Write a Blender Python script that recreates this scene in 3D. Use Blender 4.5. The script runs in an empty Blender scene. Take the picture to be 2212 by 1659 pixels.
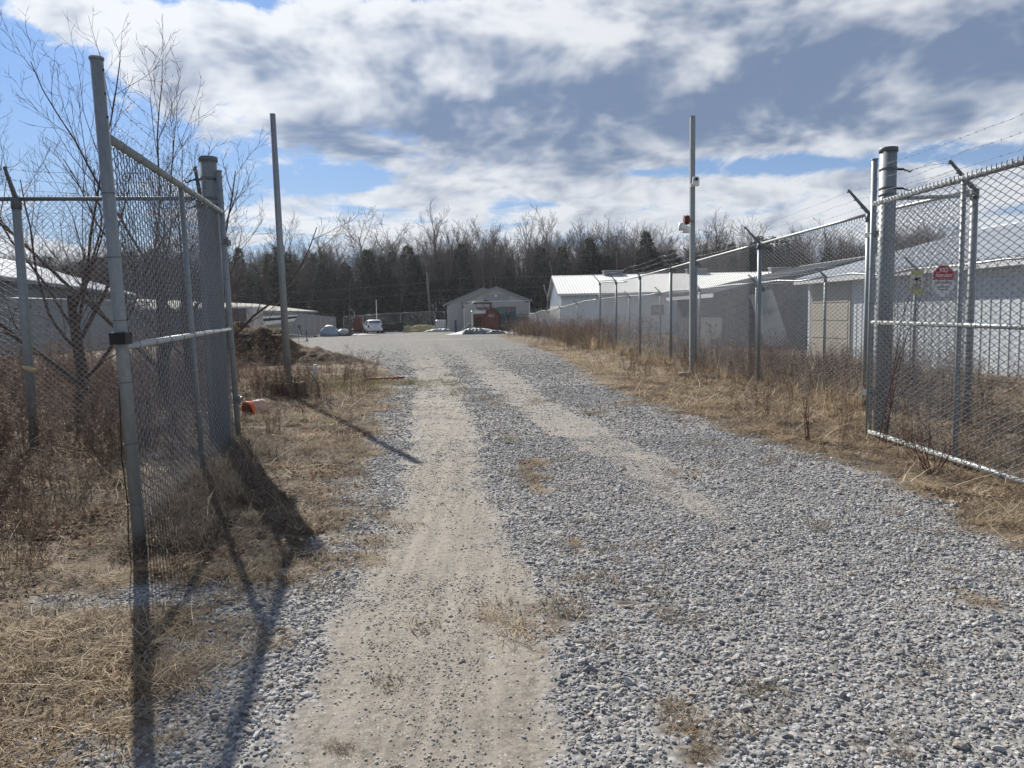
import bpy, math, random
import numpy as np
from math import radians, sin, cos, pi
from mathutils import Matrix, Vector, Euler

S = bpy.context.scene
COL = S.collection

# ------------------------------------------------------------------ camera
PITCH, ROLL, CAMZ = radians(5.17), radians(1.1), 1.6
cd_ = bpy.data.cameras.new('camera'); cam = bpy.data.objects.new('camera', cd_); COL.objects.link(cam)
fw = Vector((0, cos(PITCH), -sin(PITCH))); r0 = Vector((1, 0, 0)); u0 = Vector((0, sin(PITCH), cos(PITCH)))
rt = r0 * cos(ROLL) - u0 * sin(ROLL); up = u0 * cos(ROLL) + r0 * sin(ROLL)
M = Matrix((rt, up, -fw)).transposed().to_4x4(); M.translation = (0, 0, CAMZ)
cam.matrix_world = M
cd_.sensor_width = 36; cd_.lens = 36 * 1662 / 2212; cd_.clip_start = .05; cd_.clip_end = 6000
S.camera = cam
S.render.resolution_x, S.render.resolution_y = 1024, 768
S.view_settings.view_transform = 'Standard'; S.view_settings.look = 'None'
S.view_settings.exposure = 0.62; S.view_settings.gamma = 1.0

S.cycles.max_bounces = 4; S.cycles.diffuse_bounces = 2; S.cycles.glossy_bounces = 2; S.cycles.transmission_bounces = 1; S.cycles.transparent_max_bounces = 4

# sun: shadows fall towards the camera and to the right
SUN_AZ, SUN_EL = radians(-26.8), radians(35.7)
sd = Vector((sin(SUN_AZ) * cos(SUN_EL), cos(SUN_AZ) * cos(SUN_EL), sin(SUN_EL)))
sl = bpy.data.lights.new('sun', 'SUN'); sl.energy = 5.0; sl.angle = radians(.45); sl.color = (1, .94, .85)
so = bpy.data.objects.new('sun', sl); COL.objects.link(so)
so.rotation_euler = sd.to_track_quat('Z', 'Y').to_euler(); so.location = (-20, 40, 30)


# ------------------------------------------------------------------ node helper
class X:
    """a socket with arithmetic"""
    def __init__(s, g, o): s.g = g; s.o = o
    def __add__(a, b): return a.g.m('ADD', a, b)
    def __radd__(a, b): return a.g.m('ADD', a, b)
    def __sub__(a, b): return a.g.m('SUBTRACT', a, b)
    def __rsub__(a, b): return a.g.m('SUBTRACT', b, a)
    def __mul__(a, b): return a.g.m('MULTIPLY', a, b)
    def __rmul__(a, b): return a.g.m('MULTIPLY', a, b)
    def __truediv__(a, b): return a.g.m('DIVIDE', a, b)
    def __neg__(a): return a.g.m('MULTIPLY', a, -1)


class G:
    def __init__(s, tree): s.t = tree; s.n = tree.nodes; s.l = tree.links; s.n.clear()
    def put(s, sock, v):
        if v is None: return
        if isinstance(v, X): s.l.new(v.o, sock)
        elif isinstance(v, tuple) and len(v) == 3 and sock.type == 'RGBA': sock.default_value = (*v, 1)
        else: sock.default_value = v
    def m(s, op, a, b=0.0, clamp=False):
        k = s.n.new('ShaderNodeMath'); k.operation = op; k.use_clamp = clamp
        s.put(k.inputs[0], a); s.put(k.inputs[1], b); return X(s, k.outputs[0])
    def exp(s, a): return s.m('EXPONENT', a)
    def ss(s, a, lo, hi, tlo=0.0, thi=1.0):
        k = s.n.new('ShaderNodeMapRange'); k.interpolation_type = 'SMOOTHSTEP'
        s.put(k.inputs[0], a); s.put(k.inputs[1], lo); s.put(k.inputs[2], hi); s.put(k.inputs[3], tlo); s.put(k.inputs[4], thi)
        return X(s, k.outputs[0])
    def coord(s, which='Object'):
        k = s.n.new('ShaderNodeTexCoord'); return X(s, k.outputs[which])
    def pos(s): return X(s, s.n.new('ShaderNodeNewGeometry').outputs['Position'])
    def sep(s, v):
        k = s.n.new('ShaderNodeSeparateXYZ'); s.put(k.inputs[0], v); return [X(s, o) for o in k.outputs]
    def comb(s, x, y, z):
        k = s.n.new('ShaderNodeCombineXYZ')
        for i, v in enumerate((x, y, z)): s.put(k.inputs[i], v)
        return X(s, k.outputs[0])
    def vmul(s, v, t):
        k = s.n.new('ShaderNodeVectorMath'); k.operation = 'MULTIPLY'; s.put(k.inputs[0], v); k.inputs[1].default_value = t; return X(s, k.outputs[0])
    def vadd(s, v, w):
        k = s.n.new('ShaderNodeVectorMath'); k.operation = 'ADD'; s.put(k.inputs[0], v)
        if isinstance(w, X): s.put(k.inputs[1], w)
        else: k.inputs[1].default_value = w
        return X(s, k.outputs[0])
    def vscale(s, v, f):
        k = s.n.new('ShaderNodeVectorMath'); k.operation = 'SCALE'; s.put(k.inputs[0], v); s.put(k.inputs['Scale'], f); return X(s, k.outputs[0])
    def noise(s, v, scale, detail=3, rough=.55, dist=0.0, color=False):
        k = s.n.new('ShaderNodeTexNoise'); s.put(k.inputs['Vector'], v); s.put(k.inputs['Scale'], scale)
        s.put(k.inputs['Detail'], float(detail)); s.put(k.inputs['Roughness'], rough); s.put(k.inputs['Distortion'], dist)
        return X(s, k.outputs['Color' if color else 'Fac'])
    def vor(s, v, scale, feature='F1', out='Distance', rand=1.0):
        k = s.n.new('ShaderNodeTexVoronoi'); k.feature = feature; s.put(k.inputs['Vector'], v); s.put(k.inputs['Scale'], scale)
        s.put(k.inputs['Randomness'], rand); return X(s, k.outputs[out])
    def vor2(s, v, scale):
        k = s.n.new('ShaderNodeTexVoronoi'); s.put(k.inputs['Vector'], v); s.put(k.inputs['Scale'], scale)
        return X(s, k.outputs['Distance']), s.sep(X(s, k.outputs['Color']))
    def mix(s, f, a, b):
        k = s.n.new('ShaderNodeMix'); k.data_type = 'RGBA'
        s.put(k.inputs[0], f); s.put(k.inputs[6], a); s.put(k.inputs[7], b); return X(s, k.outputs[2])
    def mulc(s, c, f):
        k = s.n.new('ShaderNodeMix'); k.data_type = 'RGBA'; k.blend_type = 'MULTIPLY'; k.inputs[0].default_value = 1
        s.put(k.inputs[6], c); s.put(k.inputs[7], f); return X(s, k.outputs[2])
    def attr(s, name, out='Color'):
        k = s.n.new('ShaderNodeAttribute'); k.attribute_name = name; return X(s, k.outputs[out])
    def rnd(s): return X(s, s.n.new('ShaderNodeObjectInfo').outputs['Random'])
    def bump(s, h, strength=.3, dist=.01, normal=None):
        k = s.n.new('ShaderNodeBump'); s.put(k.inputs['Height'], h); k.inputs['Strength'].default_value = strength
        k.inputs['Distance'].default_value = dist; s.put(k.inputs['Normal'], normal); return X(s, k.outputs[0])
    def bsdf(s, color, rough=.8, metal=0.0, normal=None, spec=.5):
        k = s.n.new('ShaderNodeBsdfPrincipled'); s.put(k.inputs['Base Color'], color); s.put(k.inputs['Roughness'], rough)
        s.put(k.inputs['Metallic'], metal); s.put(k.inputs['Normal'], normal); s.put(k.inputs['Specular IOR Level'], spec)
        return X(s, k.outputs[0])
    def trans(s, color):
        k = s.n.new('ShaderNodeBsdfTranslucent'); s.put(k.inputs[0], color); return X(s, k.outputs[0])
    def mixs(s, f, a, b):
        k = s.n.new('ShaderNodeMixShader'); s.put(k.inputs[0], f); s.put(k.inputs[1], a); s.put(k.inputs[2], b); return X(s, k.outputs[0])
    def out(s, sh, kind='ShaderNodeOutputMaterial'):
        k = s.n.new(kind); s.l.new(sh.o, k.inputs['Surface'])


MATS = {}
def mat(name):
    m = bpy.data.materials.new(name); m.use_nodes = True; MATS[name] = m
    return G(m.node_tree)


# ------------------------------------------------------------------ world: Nishita sky with a broken cloud deck
def build_world():
    w = bpy.data.worlds.new('World'); S.world = w; w.use_nodes = True; w.cycles.sampling_method = 'MANUAL'; w.cycles.sample_map_resolution = 512
    g = G(w.node_tree)
    sky = g.n.new('ShaderNodeTexSky'); sky.sky_type = 'NISHITA'; sky.sun_disc = False
    sky.sun_elevation = SUN_EL; sky.sun_rotation = SUN_AZ; sky.air_density = 1.0; sky.dust_density = .6; sky.ozone_density = 2.0
    d = g.coord('Generated'); x, y, z = g.sep(d)
    # cloud-layer coordinates (plane above the place, flattened towards the horizon)
    zz = g.m('MAXIMUM', z, 0.0) + .10
    pu = x / zz; pv = y / zz
    p = g.comb(pu, pv, .37)
    wv = g.noise(p, .9, 2, .55, color=True)
    pw = g.vadd(p, g.vscale(wv, .45))
    big = g.noise(pw, .62, 2, .5)
    mid = g.noise(pw, 1.9, 4, .6)
    lowf = g.ss(z, .21, .10)
    band = g.noise(g.vadd(g.comb(x * 2.6, y * 2.6, z * 17.0), g.vscale(wv, .5)), 1.6, 6, .62)
    q0 = g.vadd(g.comb(x * 3.0, y * 3.0, z * 5.2), g.vscale(wv, .35))
    lump = g.noise(q0, 3.9, 7, .64)
    # the same puffs seen a little sunward: the difference lights their tops and shades their bases
    lit = lump - g.noise(g.vadd(q0, (-.035, .0, .07)), 3.9, 3, .6)
    fbm = big * .26 + mid * .20 + lump * .54
    fbm = fbm * (1 - lowf * .65) + band * lowf * .65
    xz = g.comb(x, z, 0.0)
    def blob(cx, cz, wx, wz, a, tilt=0.0):
        k = g.n.new('ShaderNodeMapping'); k.vector_type = 'TEXTURE'; g.put(k.inputs[0], xz)
        k.inputs['Location'].default_value = (cx, cz, 0); k.inputs['Scale'].default_value = (wx * 2.1, wz * 2.1, 1); k.inputs['Rotation'].default_value = (0, 0, math.atan(tilt))
        q = g.n.new('ShaderNodeTexGradient'); q.gradient_type = 'QUADRATIC_SPHERE'; g.l.new(k.outputs[0], q.inputs[0])
        return X(g, q.outputs['Fac']) * (a * 1.15)
    # cover: where the deck is closed (+) and where it opens to blue (-)
    cover = (blob(.16, .235, .36, .075, .20) + blob(.42, .30, .34, .13, .16) + blob(-.12, .33, .22, .055, .13, -.25)
             + blob(.05, .115, .62, .040, .03) + blob(.42, .130, .2, .016, .10) + blob(.05, .165, .25, .02, .10) + blob(-.02, .33, .25, .05, .08)
             + blob(-.42, .355, .055, .02, .13, .1) + blob(-.55, .335, .09, .02, .11)
             + blob(-.57, .29, .13, .09, -.20) + blob(-.46, .19, .14, .06, -.10) + blob(-.33, .285, .15, .05, .19) + blob(-.44, .318, .10, .02, .10) + blob(-.30, .36, .13, .018, -.16) + blob(.36, .168, .16, .014, -.26, -.05)
             + blob(-.19, .170, .07, .013, -.20) + blob(.17, .172, .07, .010, -.14) + blob(.60, .275, .05, .03, -.16)
             + blob(-.10, .375, .10, .02, -.15) + blob(-.18, .135, .07, .007, -.09))
    dens = fbm + cover
    a = g.ss(dens, .480, .572)
    # thick parts are grey from below, thin edges stay sunlit white
    grey = (blob(.17, .235, .42, .062, .42) + blob(.47, .285, .32, .10, .34) + blob(-.12, .225, .22, .045, .30)
            + blob(-.22, .355, .3, .05, -.12) + blob(.04, .12, .8, .035, -.06) + blob(-.40, .33, .16, .07, -.12)
            + blob(.33, .365, .09, .03, -.05) + blob(.06, .345, .2, .035, -.08))
    thick = g.ss(dens - .45 + grey + (mid - .5) * .6 + (lump - .5) * 1.15 - lit * 2.0, -.08, .86)
    ccol = g.mix(thick, (9.7, 10.0, 10.5), (2.35, 3.2, 4.85))
    # clouds near the sun glow a little more
    sv = g.comb(*[float(c) for c in sd])
    k = g.n.new('ShaderNodeVectorMath'); k.operation = 'DOT_PRODUCT'; g.put(k.inputs[0], d); g.put(k.inputs[1], sv)
    near = g.ss(X(g, k.outputs['Value']), .75, 1.0, .92, 1.08)
    ccol = g.vscale(ccol, near)
    skyc = g.vmul(X(g, sky.outputs[0]), (.44, .66, .98))
    hz = g.ss(z, 0.0, .32, .80, 0.0)
    skyc = g.mix(hz, skyc, (4.9, 6.3, 8.4))
    c = g.mix(a * .97, skyc, ccol)
    b = g.n.new('ShaderNodeBackground'); g.put(b.inputs[0], c); b.inputs[1].default_value = .058
    g.out(X(g, b.outputs[0]), 'ShaderNodeOutputWorld')
build_world()

# ------------------------------------------------------------------ numpy noise
def vnoise(x, y, seed=0):
    x = np.asarray(x, float); y = np.asarray(y, float)
    xi = np.floor(x).astype(np.int64); yi = np.floor(y).astype(np.int64); xf = x - xi; yf = y - yi
    def h(a, b):
        n = (a * 374761393 + b * 668265263 + seed * 974634757) & 0x7fffffff
        n = ((n ^ (n >> 13)) * 1274126177) & 0x7fffffff
        return ((n ^ (n >> 16)) & 0xffff) / 65535.0
    u = xf * xf * (3 - 2 * xf); v = yf * yf * (3 - 2 * yf)
    return (h(xi, yi) * (1 - u) + h(xi + 1, yi) * u) * (1 - v) + (h(xi, yi + 1) * (1 - u) + h(xi + 1, yi + 1) * u) * v
def fbm(x, y, seed=0, o=4):
    s = 0; a = .5; t = 0
    for i in range(o):
        s = s + a * vnoise(np.asarray(x) * 2**i, np.asarray(y) * 2**i, seed + i); t += a; a *= .5
    return s / t
def sst(v, lo, hi):
    t = np.clip((np.asarray(v, float) - lo) / (hi - lo), 0, 1); return t * t * (3 - 2 * t)

# ------------------------------------------------------------------ mesh builder
class MB:
    def __init__(s): s.v = []; s.f = []; s.n = 0; s.mi = []; s.cm = 0
    def add(s, verts, faces):
        verts = np.asarray(verts, float).reshape(-1, 3); b = s.n
        s.v.append(verts); s.n += len(verts)
        for f in faces: s.f.append(tuple(int(i) + b for i in f)); s.mi.append(s.cm)
        return s
    def box(s, x0, x1, y0, y1, z0, z1):
        v = [(x, y, z) for z in (z0, z1) for y in (y0, y1) for x in (x0, x1)]
        return s.add(v, [(0, 2, 3, 1), (4, 5, 7, 6), (0, 1, 5, 4), (2, 6, 7, 3), (0, 4, 6, 2), (1, 3, 7, 5)])
    def bbox(s, x0, x1, y0, y1, z0, z1, b=.01):
        """box with chamfered edges"""
        V = []; 
        for z, i in ((z0, b), (z0 + b, 0), (z1 - b, 0), (z1, b)):
            q = b
            V += [(x0 + i, y0 + q + i, z), (x0 + q + i, y0 + i, z), (x1 - q - i, y0 + i, z), (x1 - i, y0 + q + i, z),
                  (x1 - i, y1 - q - i, z), (x1 - q - i, y1 - i, z), (x0 + q + i, y1 - i, z), (x0 + i, y1 - q - i, z)]
        F = [tuple(range(7, -1, -1)), tuple(range(24, 32))]
        for r in range(3):
            for k in range(8): F.append((r * 8 + k, r * 8 + (k + 1) % 8, r * 8 + 8 + (k + 1) % 8, r * 8 + 8 + k))
        return s.add(V, F)
    def tube(s, pts, rad, n=8, cap=True, square=False):
        P = np.asarray(pts, float); m = len(P)
        R = np.full(m, rad) if np.isscalar(rad) else np.asarray(rad, float)
        T = np.empty_like(P); T[1:-1] = P[2:] - P[:-2]; T[0] = P[1] - P[0]; T[-1] = P[-1] - P[-2]
        T /= np.linalg.norm(T, axis=1)[:, None] + 1e-12
        ref = np.array([0, 0, 1.]) if abs(T[0][2]) < .9 else np.array([1., 0, 0])
        A = np.cross(T, ref); A /= np.linalg.norm(A, axis=1)[:, None] + 1e-9; B = np.cross(T, A)
        th = np.arange(n) * 2 * pi / n + (pi / 4 if square else 0)
        V = P[:, None, :] + R[:, None, None] * (np.cos(th)[None, :, None] * A[:, None, :] + np.sin(th)[None, :, None] * B[:, None, :])
        F = []
        for i in range(m - 1):
            for k in range(n):
                F.append((i * n + k, i * n + n + k, i * n + n + (k + 1) % n, i * n + (k + 1) % n))
        if cap: F += [tuple(range(n)), tuple(range((m - 1) * n + n - 1, (m - 1) * n - 1, -1))]
        return s.add(V, F)
    def disc(s, c, axis, r, h, n=16): 
        c = np.array(c, float); a = np.array(axis, float); a /= np.linalg.norm(a)
        return s.tube([c, c + a * h], r, n)
    def lathe(s, prof, n=20, c=(0, 0, 0), axis='z'):
        V = []
        for (r, z) in prof:
            for k in range(n):
                a = 2 * pi * k / n
                if axis == 'z': V.append((c[0] + r * cos(a), c[1] + r * sin(a), c[2] + z))
                elif axis == 'y': V.append((c[0] + r * cos(a), c[1] + z, c[2] + r * sin(a)))
                else: V.append((c[0] + z, c[1] + r * cos(a), c[2] + r * sin(a)))
        F = []
        for i in range(len(prof) - 1):
            for k in range(n): F.append((i * n + k, i * n + (k + 1) % n, i * n + n + (k + 1) % n, i * n + n + k))
        if prof[0][0] > 1e-6: F.append(tuple(range(n - 1, -1, -1)))
        if prof[-1][0] > 1e-6: F.append(tuple(range((len(prof) - 1) * n, len(prof) * n)))
        return s.add(V, F)
    def prism(s, poly, y0, y1, axis='y'):
        """polygon in (x,z) extruded along y (or (y,z) along x, or (x,y) along z)"""
        n = len(poly)
        def P(a, b, e): return (a, e, b) if axis == 'y' else ((e, a, b) if axis == 'x' else (a, b, e))
        V = [P(a, b, y0) for a, b in poly] + [P(a, b, y1) for a, b in poly]
        F = [tuple(range(n)), tuple(range(2 * n - 1, n - 1, -1))] + [(i, n + i, n + (i + 1) % n, (i + 1) % n) for i in range(n)]
        return s.add(V, F)
    def grid(s, V, nu, nv):
        return s.add(V, [(j * nu + i, j * nu + i + 1, (j + 1) * nu + i + 1, (j + 1) * nu + i) for j in range(nv - 1) for i in range(nu - 1)])
    def mesh(s, name, mats=(), smooth=False):
        me = bpy.data.meshes.new(name)
        V = np.concatenate(s.v) if s.v else np.zeros((0, 3))
        me.from_pydata(V.tolist(), [], s.f)
        for m in (mats if isinstance(mats, (list, tuple)) else ([mats] if mats else [])): me.materials.append(MATS[m])
        if len(set(s.mi)) > 1: me.polygons.foreach_set('material_index', s.mi)
        if smooth: me.polygons.foreach_set('use_smooth', [True] * len(me.polygons))
        me.update(); return me


def link(name, me, parent=None, loc=None, rot=None):
    o = bpy.data.objects.new(name, me); COL.objects.link(o)
    if parent is not None: o.parent = parent
    if loc is not None: o.location = loc
    if rot is not None: o.rotation_euler = rot
    return o
def part(name, mb, m, parent, smooth=False, loc=None, rot=None):
    return link(name, mb.mesh(name, m, smooth), parent, loc, rot)
def tag(o, label, cat=None, group=None, kind=None):
    o['label'] = label
    if cat: o['category'] = cat
    if group: o['group'] = group
    if kind: o['kind'] = kind
    return o
def thing(name, label, cat, loc=(0, 0, 0), rz=0.0, group=None, rot=None):
    o = link(name, None, None, loc, rot or (0, 0, rz)); o.empty_display_size = .1
    return tag(o, label, cat, group)
def text(body, size, m, parent, loc, rot, name='lettering', ext=.0006, sx=1.0, bold=0.0):
    c = bpy.data.curves.new(name, 'FONT'); c.body = body; c.size = size; c.extrude = ext; c.align_x = 'CENTER'; c.align_y = 'CENTER'
    c.offset = bold; c.materials.append(MATS[m])
    tmp = bpy.data.objects.new(name, c); me = bpy.data.meshes.new_from_object(tmp); bpy.data.objects.remove(tmp); bpy.data.curves.remove(c)
    o = link(name, me, parent, loc, rot); o.scale = (sx, 1, 1); return o

def gz(x, y):
    """terrain height: level at the gate, falling half a metre across the yard"""
    y = np.asarray(y, float)
    return -.5 * sst(y, 25, 90)

# ------------------------------------------------------------------ materials
def simple(name, col, rough=.7, metal=0.0, var=.15, scale=6.0, bump=0.0, spec=.4, col2=None, stain=0.0):
    g = mat(name); p = g.coord('Object')
    n = g.noise(p, scale, 5, .6); r = g.rnd()
    f = 1 - var + n * (2 * var) + (r - .5) * (var * .5)
    c = g.vscale(g.mix(0.0, col, col), f)
    if col2 is not None: c = g.mix(g.ss(g.noise(p, scale * .6, 6, .65), .48, .66), c, col2)
    if stain: c = g.vscale(c, 1 - g.ss(g.noise(g.vmul(p, (3, 3, .35)), 2.0, 5, .6), .5, .72) * stain)
    nm = g.bump(g.noise(p, scale * 6, 3), bump, .01) if bump else None
    g.out(g.bsdf(c, rough, metal, nm, spec))

def galv(name, col, rough=.5, metal=.35):
    g = mat(name); p = g.coord('Object'); r = g.rnd()
    sp = g.vor(g.vmul(p, (1, 1, .5)), 45, out='Color'); sv = g.sep(sp)[0]
    n = g.noise(g.vmul(p, (1, 1, .25)), 7, 6, .65)
    f = .58 + n * .66 + sv * .16 + (r - .5) * .12
    c = g.vscale(g.mix(0, col, col), f)
    c = g.mix(g.ss(g.noise(g.vmul(p, (1, 1, .15)), 16, 4, .6), .62, .8) * .45, c, (.13, .12, .11))
    g.out(g.bsdf(c, rough + 0 * n, metal, g.bump(n, .06, .01), .5))
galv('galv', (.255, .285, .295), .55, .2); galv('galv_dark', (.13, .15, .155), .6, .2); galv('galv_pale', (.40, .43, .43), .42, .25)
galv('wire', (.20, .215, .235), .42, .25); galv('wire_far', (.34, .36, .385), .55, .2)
simple('black_iron', (.02, .02, .022), .6, .2, .3)
simple('black_plastic', (.018, .019, .02), .5)
simple('concrete', (.27, .255, .23), .9, 0, .25, 9, .4, col2=(.12, .11, .10))
simple('white_plastic', (.72, .73, .72), .45, 0, .06)
simple('white_paint', (.80, .81, .82), .35, 0, .05, 3)
simple('dirty_white', (.60, .60, .57), .5, 0, .12, 2.5, stain=.35)
simple('fascia_white', (.72, .74, .76), .5, 0, .08, 2)
simple('siding_white', (.62, .68, .72), .45, .0, .07, 1.2, stain=.18)
simple('siding_grey', (.41, .415, .40), .5, .0, .08, 1.0, stain=.2)
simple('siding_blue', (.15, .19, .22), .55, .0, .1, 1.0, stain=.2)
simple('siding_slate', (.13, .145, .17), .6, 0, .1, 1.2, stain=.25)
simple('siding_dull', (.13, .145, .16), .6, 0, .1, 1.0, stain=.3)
simple('roof_metal', (.74, .76, .77), .35, .0, .08, 1.5, stain=.15)  # sun glare on the shed roof put into this near-white colour
simple('roof_white', (.60, .62, .60), .5, .0, .07, 1.0, stain=.1)
simple('roof_grey', (.21, .22, .22), .6, .1, .12, 1.3, stain=.2)
simple('roof_shingle', (.23, .235, .20), .9, 0, .2, 4, .3)
simple('trim_grey', (.23, .25, .26), .6)
simple('door_brown', (.19, .17, .165), .5, 0, .1, 2)
simple('door_navy', (.085, .10, .13), .45, 0, .15, 2)
simple('door_beige', (.40, .375, .31), .6, 0, .12, 2)
simple('panel_grey', (.27, .29, .31), .6)
simple('red_paint', (.14, .034, .030), .55, .0, .35, 4, col2=(.085, .026, .022))
simple('red_rust', (.16, .04, .025), .8, .0, .35, 6, col2=(.05, .025, .02))
simple('charred', (.018, .017, .018), .85, 0, .5, 9, .5, col2=(.07, .05, .045))
simple('orange', (.80, .13, .02), .4, 0, .12, 8, col2=(.70, .38, .26))
simple('orange_pale', (.62, .42, .33), .7, 0, .15, 8, col2=(.45, .30, .24))
simple('green_hose', (.035, .17, .12), .45, 0, .2)
simple('teal_hose', (.25, .36, .34), .45, 0, .15)
simple('yellow_hose', (.62, .60, .30), .5)
simple('blue_paint', (.02, .06, .14), .5)
simple('tarp_white', (.42, .44, .44), .55, 0, .2, 3, col2=(.20, .22, .22))
simple('tarp_dark', (.10, .12, .125), .5, 0, .3, 3, col2=(.25, .27, .27))
simple('tarp_blue', (.27, .34, .43), .5, 0, .15, 3)
simple('tarp_black', (.022, .025, .03), .5, 0, .4, 5)
simple('tyre', (.022, .022, .023), .85)
simple('glass_dark', (.05, .065, .08), .08, 0, .05, spec=.7)
simple('glass_sky_reflection', (.55, .60, .66), .25, 0, .05, spec=.5)  # rear window: the reflected sky is put into the glass colour
simple('tail_red', (.25, .02, .02), .3)
simple('hull_green', (.36, .40, .30), .5, 0, .15, 4)
simple('hull_stripe', (.02, .025, .03), .4)
simple('sign_white', (.68, .69, .72), .5, 0, .04)
simple('sign_red', (.42, .02, .045), .5, 0, .05)
simple('sign_yellow', (.45, .46, .17), .5, 0, .05)
simple('sign_cream', (.58, .58, .50), .5, 0, .05)
simple('print_black', (.015, .015, .02), .6)
simple('wood_pole', (.22, .19, .155), .9, 0, .2, 5)
simple('rubber_black', (.012, .012, .013), .6)
simple('foam', (.50, .42, .24), .95, 0, .25, 30, .5)
simple('bark', (.085, .066, .055), .95, 0, .3, 25, .5, col2=(.15, .125, .105))
simple('twig', (.105, .078, .068), .85, 0, .35, 3)
simple('bark_far', (.115, .10, .09), .95, 0, .3, 1.5)  # far bark and twig colours lightened in place of haze
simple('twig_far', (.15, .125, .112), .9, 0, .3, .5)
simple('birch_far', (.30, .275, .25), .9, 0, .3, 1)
simple('red_stem', (.10, .03, .028), .7)

def leafy(name, c1, c2, c3, tr=.35, scale=3.0):
    """dry stems and leaves: colour varies from blade to blade and clump to clump"""
    g = mat(name); t = g.attr('tone', 'Fac'); r = g.rnd()
    c = g.mix(t, c1, c2); c = g.mix(g.ss(g.m('FRACT', t * 7.3 + r * 3.1), .55, 1.0), c, c3)
    c = g.vscale(c, .70 + r * .6)
    g.out(g.mixs(tr, g.bsdf(c, .75, 0, None, .25), g.trans(c)))
leafy('straw', (.17, .115, .07), (.42, .325, .21), (.70, .60, .43), .35)
leafy('stalk', (.40, .31, .20), (.60, .50, .35), (.75, .66, .50), .3)
leafy('straw_grey', (.11, .085, .062), (.25, .20, .145), (.45, .39, .30), .35)
leafy('weed', (.11, .070, .055), (.20, .135, .10), (.36, .285, .215), .3)
leafy('litter', (.12, .07, .045), (.27, .185, .12), (.42, .33, .25), .3)
leafy('cedar', (.040, .058, .048), (.062, .080, .060), (.095, .10, .068), .35)  # needle colours lightened to stand in for distance haze
leafy('moss', (.10, .10, .035), (.19, .17, .06), (.30, .24, .10), .3)

def stone_mat():
    g = mat('stone'); r = g.rnd(); p = g.coord('Object')
    c = g.mix(g.ss(r, .0, 1.0), (.145, .148, .15), (.44, .44, .435))
    c = g.mix(g.ss(g.m('FRACT', r * 17.3), .82, 1.0), c, (.36, .31, .25))
    c = g.vscale(c, .72 + g.noise(p, 1.3, 4, .65) * .55)
    g.out(g.bsdf(c, .8, 0, g.bump(g.noise(p, 4, 4), .25, .2), .35))
stone_mat()
def grit_mat():
    g = mat('grit'); r = g.rnd(); c = g.mix(r, (.24, .22, .195), (.50, .47, .42)); g.out(g.bsdf(c, .9, 0, None, .25))
grit_mat()

def ground_mat():
    g = mat('ground'); p = g.pos()
    mk = g.attr('mask'); gr, tk, mo = [X(g, o) for o in g.n.new('ShaderNodeSeparateColor').outputs]
    g.l.new(mk.o, gr.o.node.inputs[0])
    wob = (g.noise(p, 3.3, 4, .65) - .5); wob2 = g.noise(p, 14, 3, .6) - .5
    # bare grass-floor: dark damp soil with straw thatch
    th = g.noise(g.vmul(p, (1, 1.6, 1)), 38, 3, .7); th2 = g.noise(p, 1.1, 3, .6)
    soil = g.mix(g.ss(th, .36, .66), (.030, .023, .016), (.15, .11, .066))
    soil = g.mix(g.ss(th2, .47, .66), soil, g.mix(g.ss(th, .33, .62), (.055, .040, .028), (.23, .175, .105)))
    soil = g.mix(mo * .7, soil, g.mix(th, (.06, .06, .02), (.25, .21, .08)))
    # loose crushed stone
    d1, (a1, b1, c1) = g.vor2(p, 27)
    d2, (a2, b2, c2) = g.vor2(p, 62)
    lum = .17 + a1 * .17 + a2 * .10
    stone = g.comb(lum * 1.02, lum * 1.0, lum * .97)
    stone = g.mix(g.ss(d1, .30, .62) * .75, stone, (.15, .142, .13))
    stone = g.mix(g.ss(g.noise(p, .35, 2, .6), .35, .7) * .45, stone, (.27, .265, .25))
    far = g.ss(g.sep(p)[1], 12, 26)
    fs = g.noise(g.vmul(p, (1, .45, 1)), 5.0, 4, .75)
    stonef = g.mix(g.ss(fs, .36, .66), (.062, .062, .061), (.195, .193, .185))  # far gravel darkened in colour to stand for the stones' own shadows
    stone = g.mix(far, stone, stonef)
    # packed tan wheel tracks with embedded chips
    dn = g.noise(p, 90, 3, .7); dl = g.noise(g.vmul(p, (5.5, .35, 1)), 2.2, 3, .6)
    dm = g.noise(p, 22, 4, .7)
    dirt = g.mix(g.ss(dn * .5 + dm * .5, .32, .66), (.10, .089, .074), (.285, .258, .22))
    dirt = g.mix(g.ss(dl, .42, .62) * .5, dirt, (.31, .283, .24))
    chip = g.ss(d2, .34, .22) * g.ss(a2, .42, .52)
    dirt = g.mix(chip, dirt, g.mix(b1, (.14, .135, .13), (.45, .44, .42)))
    gk = g.ss(gr + wob * .8 + wob2 * .7, .30, .70)
    tkk = g.ss(tk + wob * .6 + wob2 * .7, .20, .80)
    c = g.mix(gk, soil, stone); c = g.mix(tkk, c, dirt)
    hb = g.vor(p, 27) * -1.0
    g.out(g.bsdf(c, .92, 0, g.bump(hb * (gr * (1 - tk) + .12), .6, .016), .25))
ground_mat()

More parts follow.
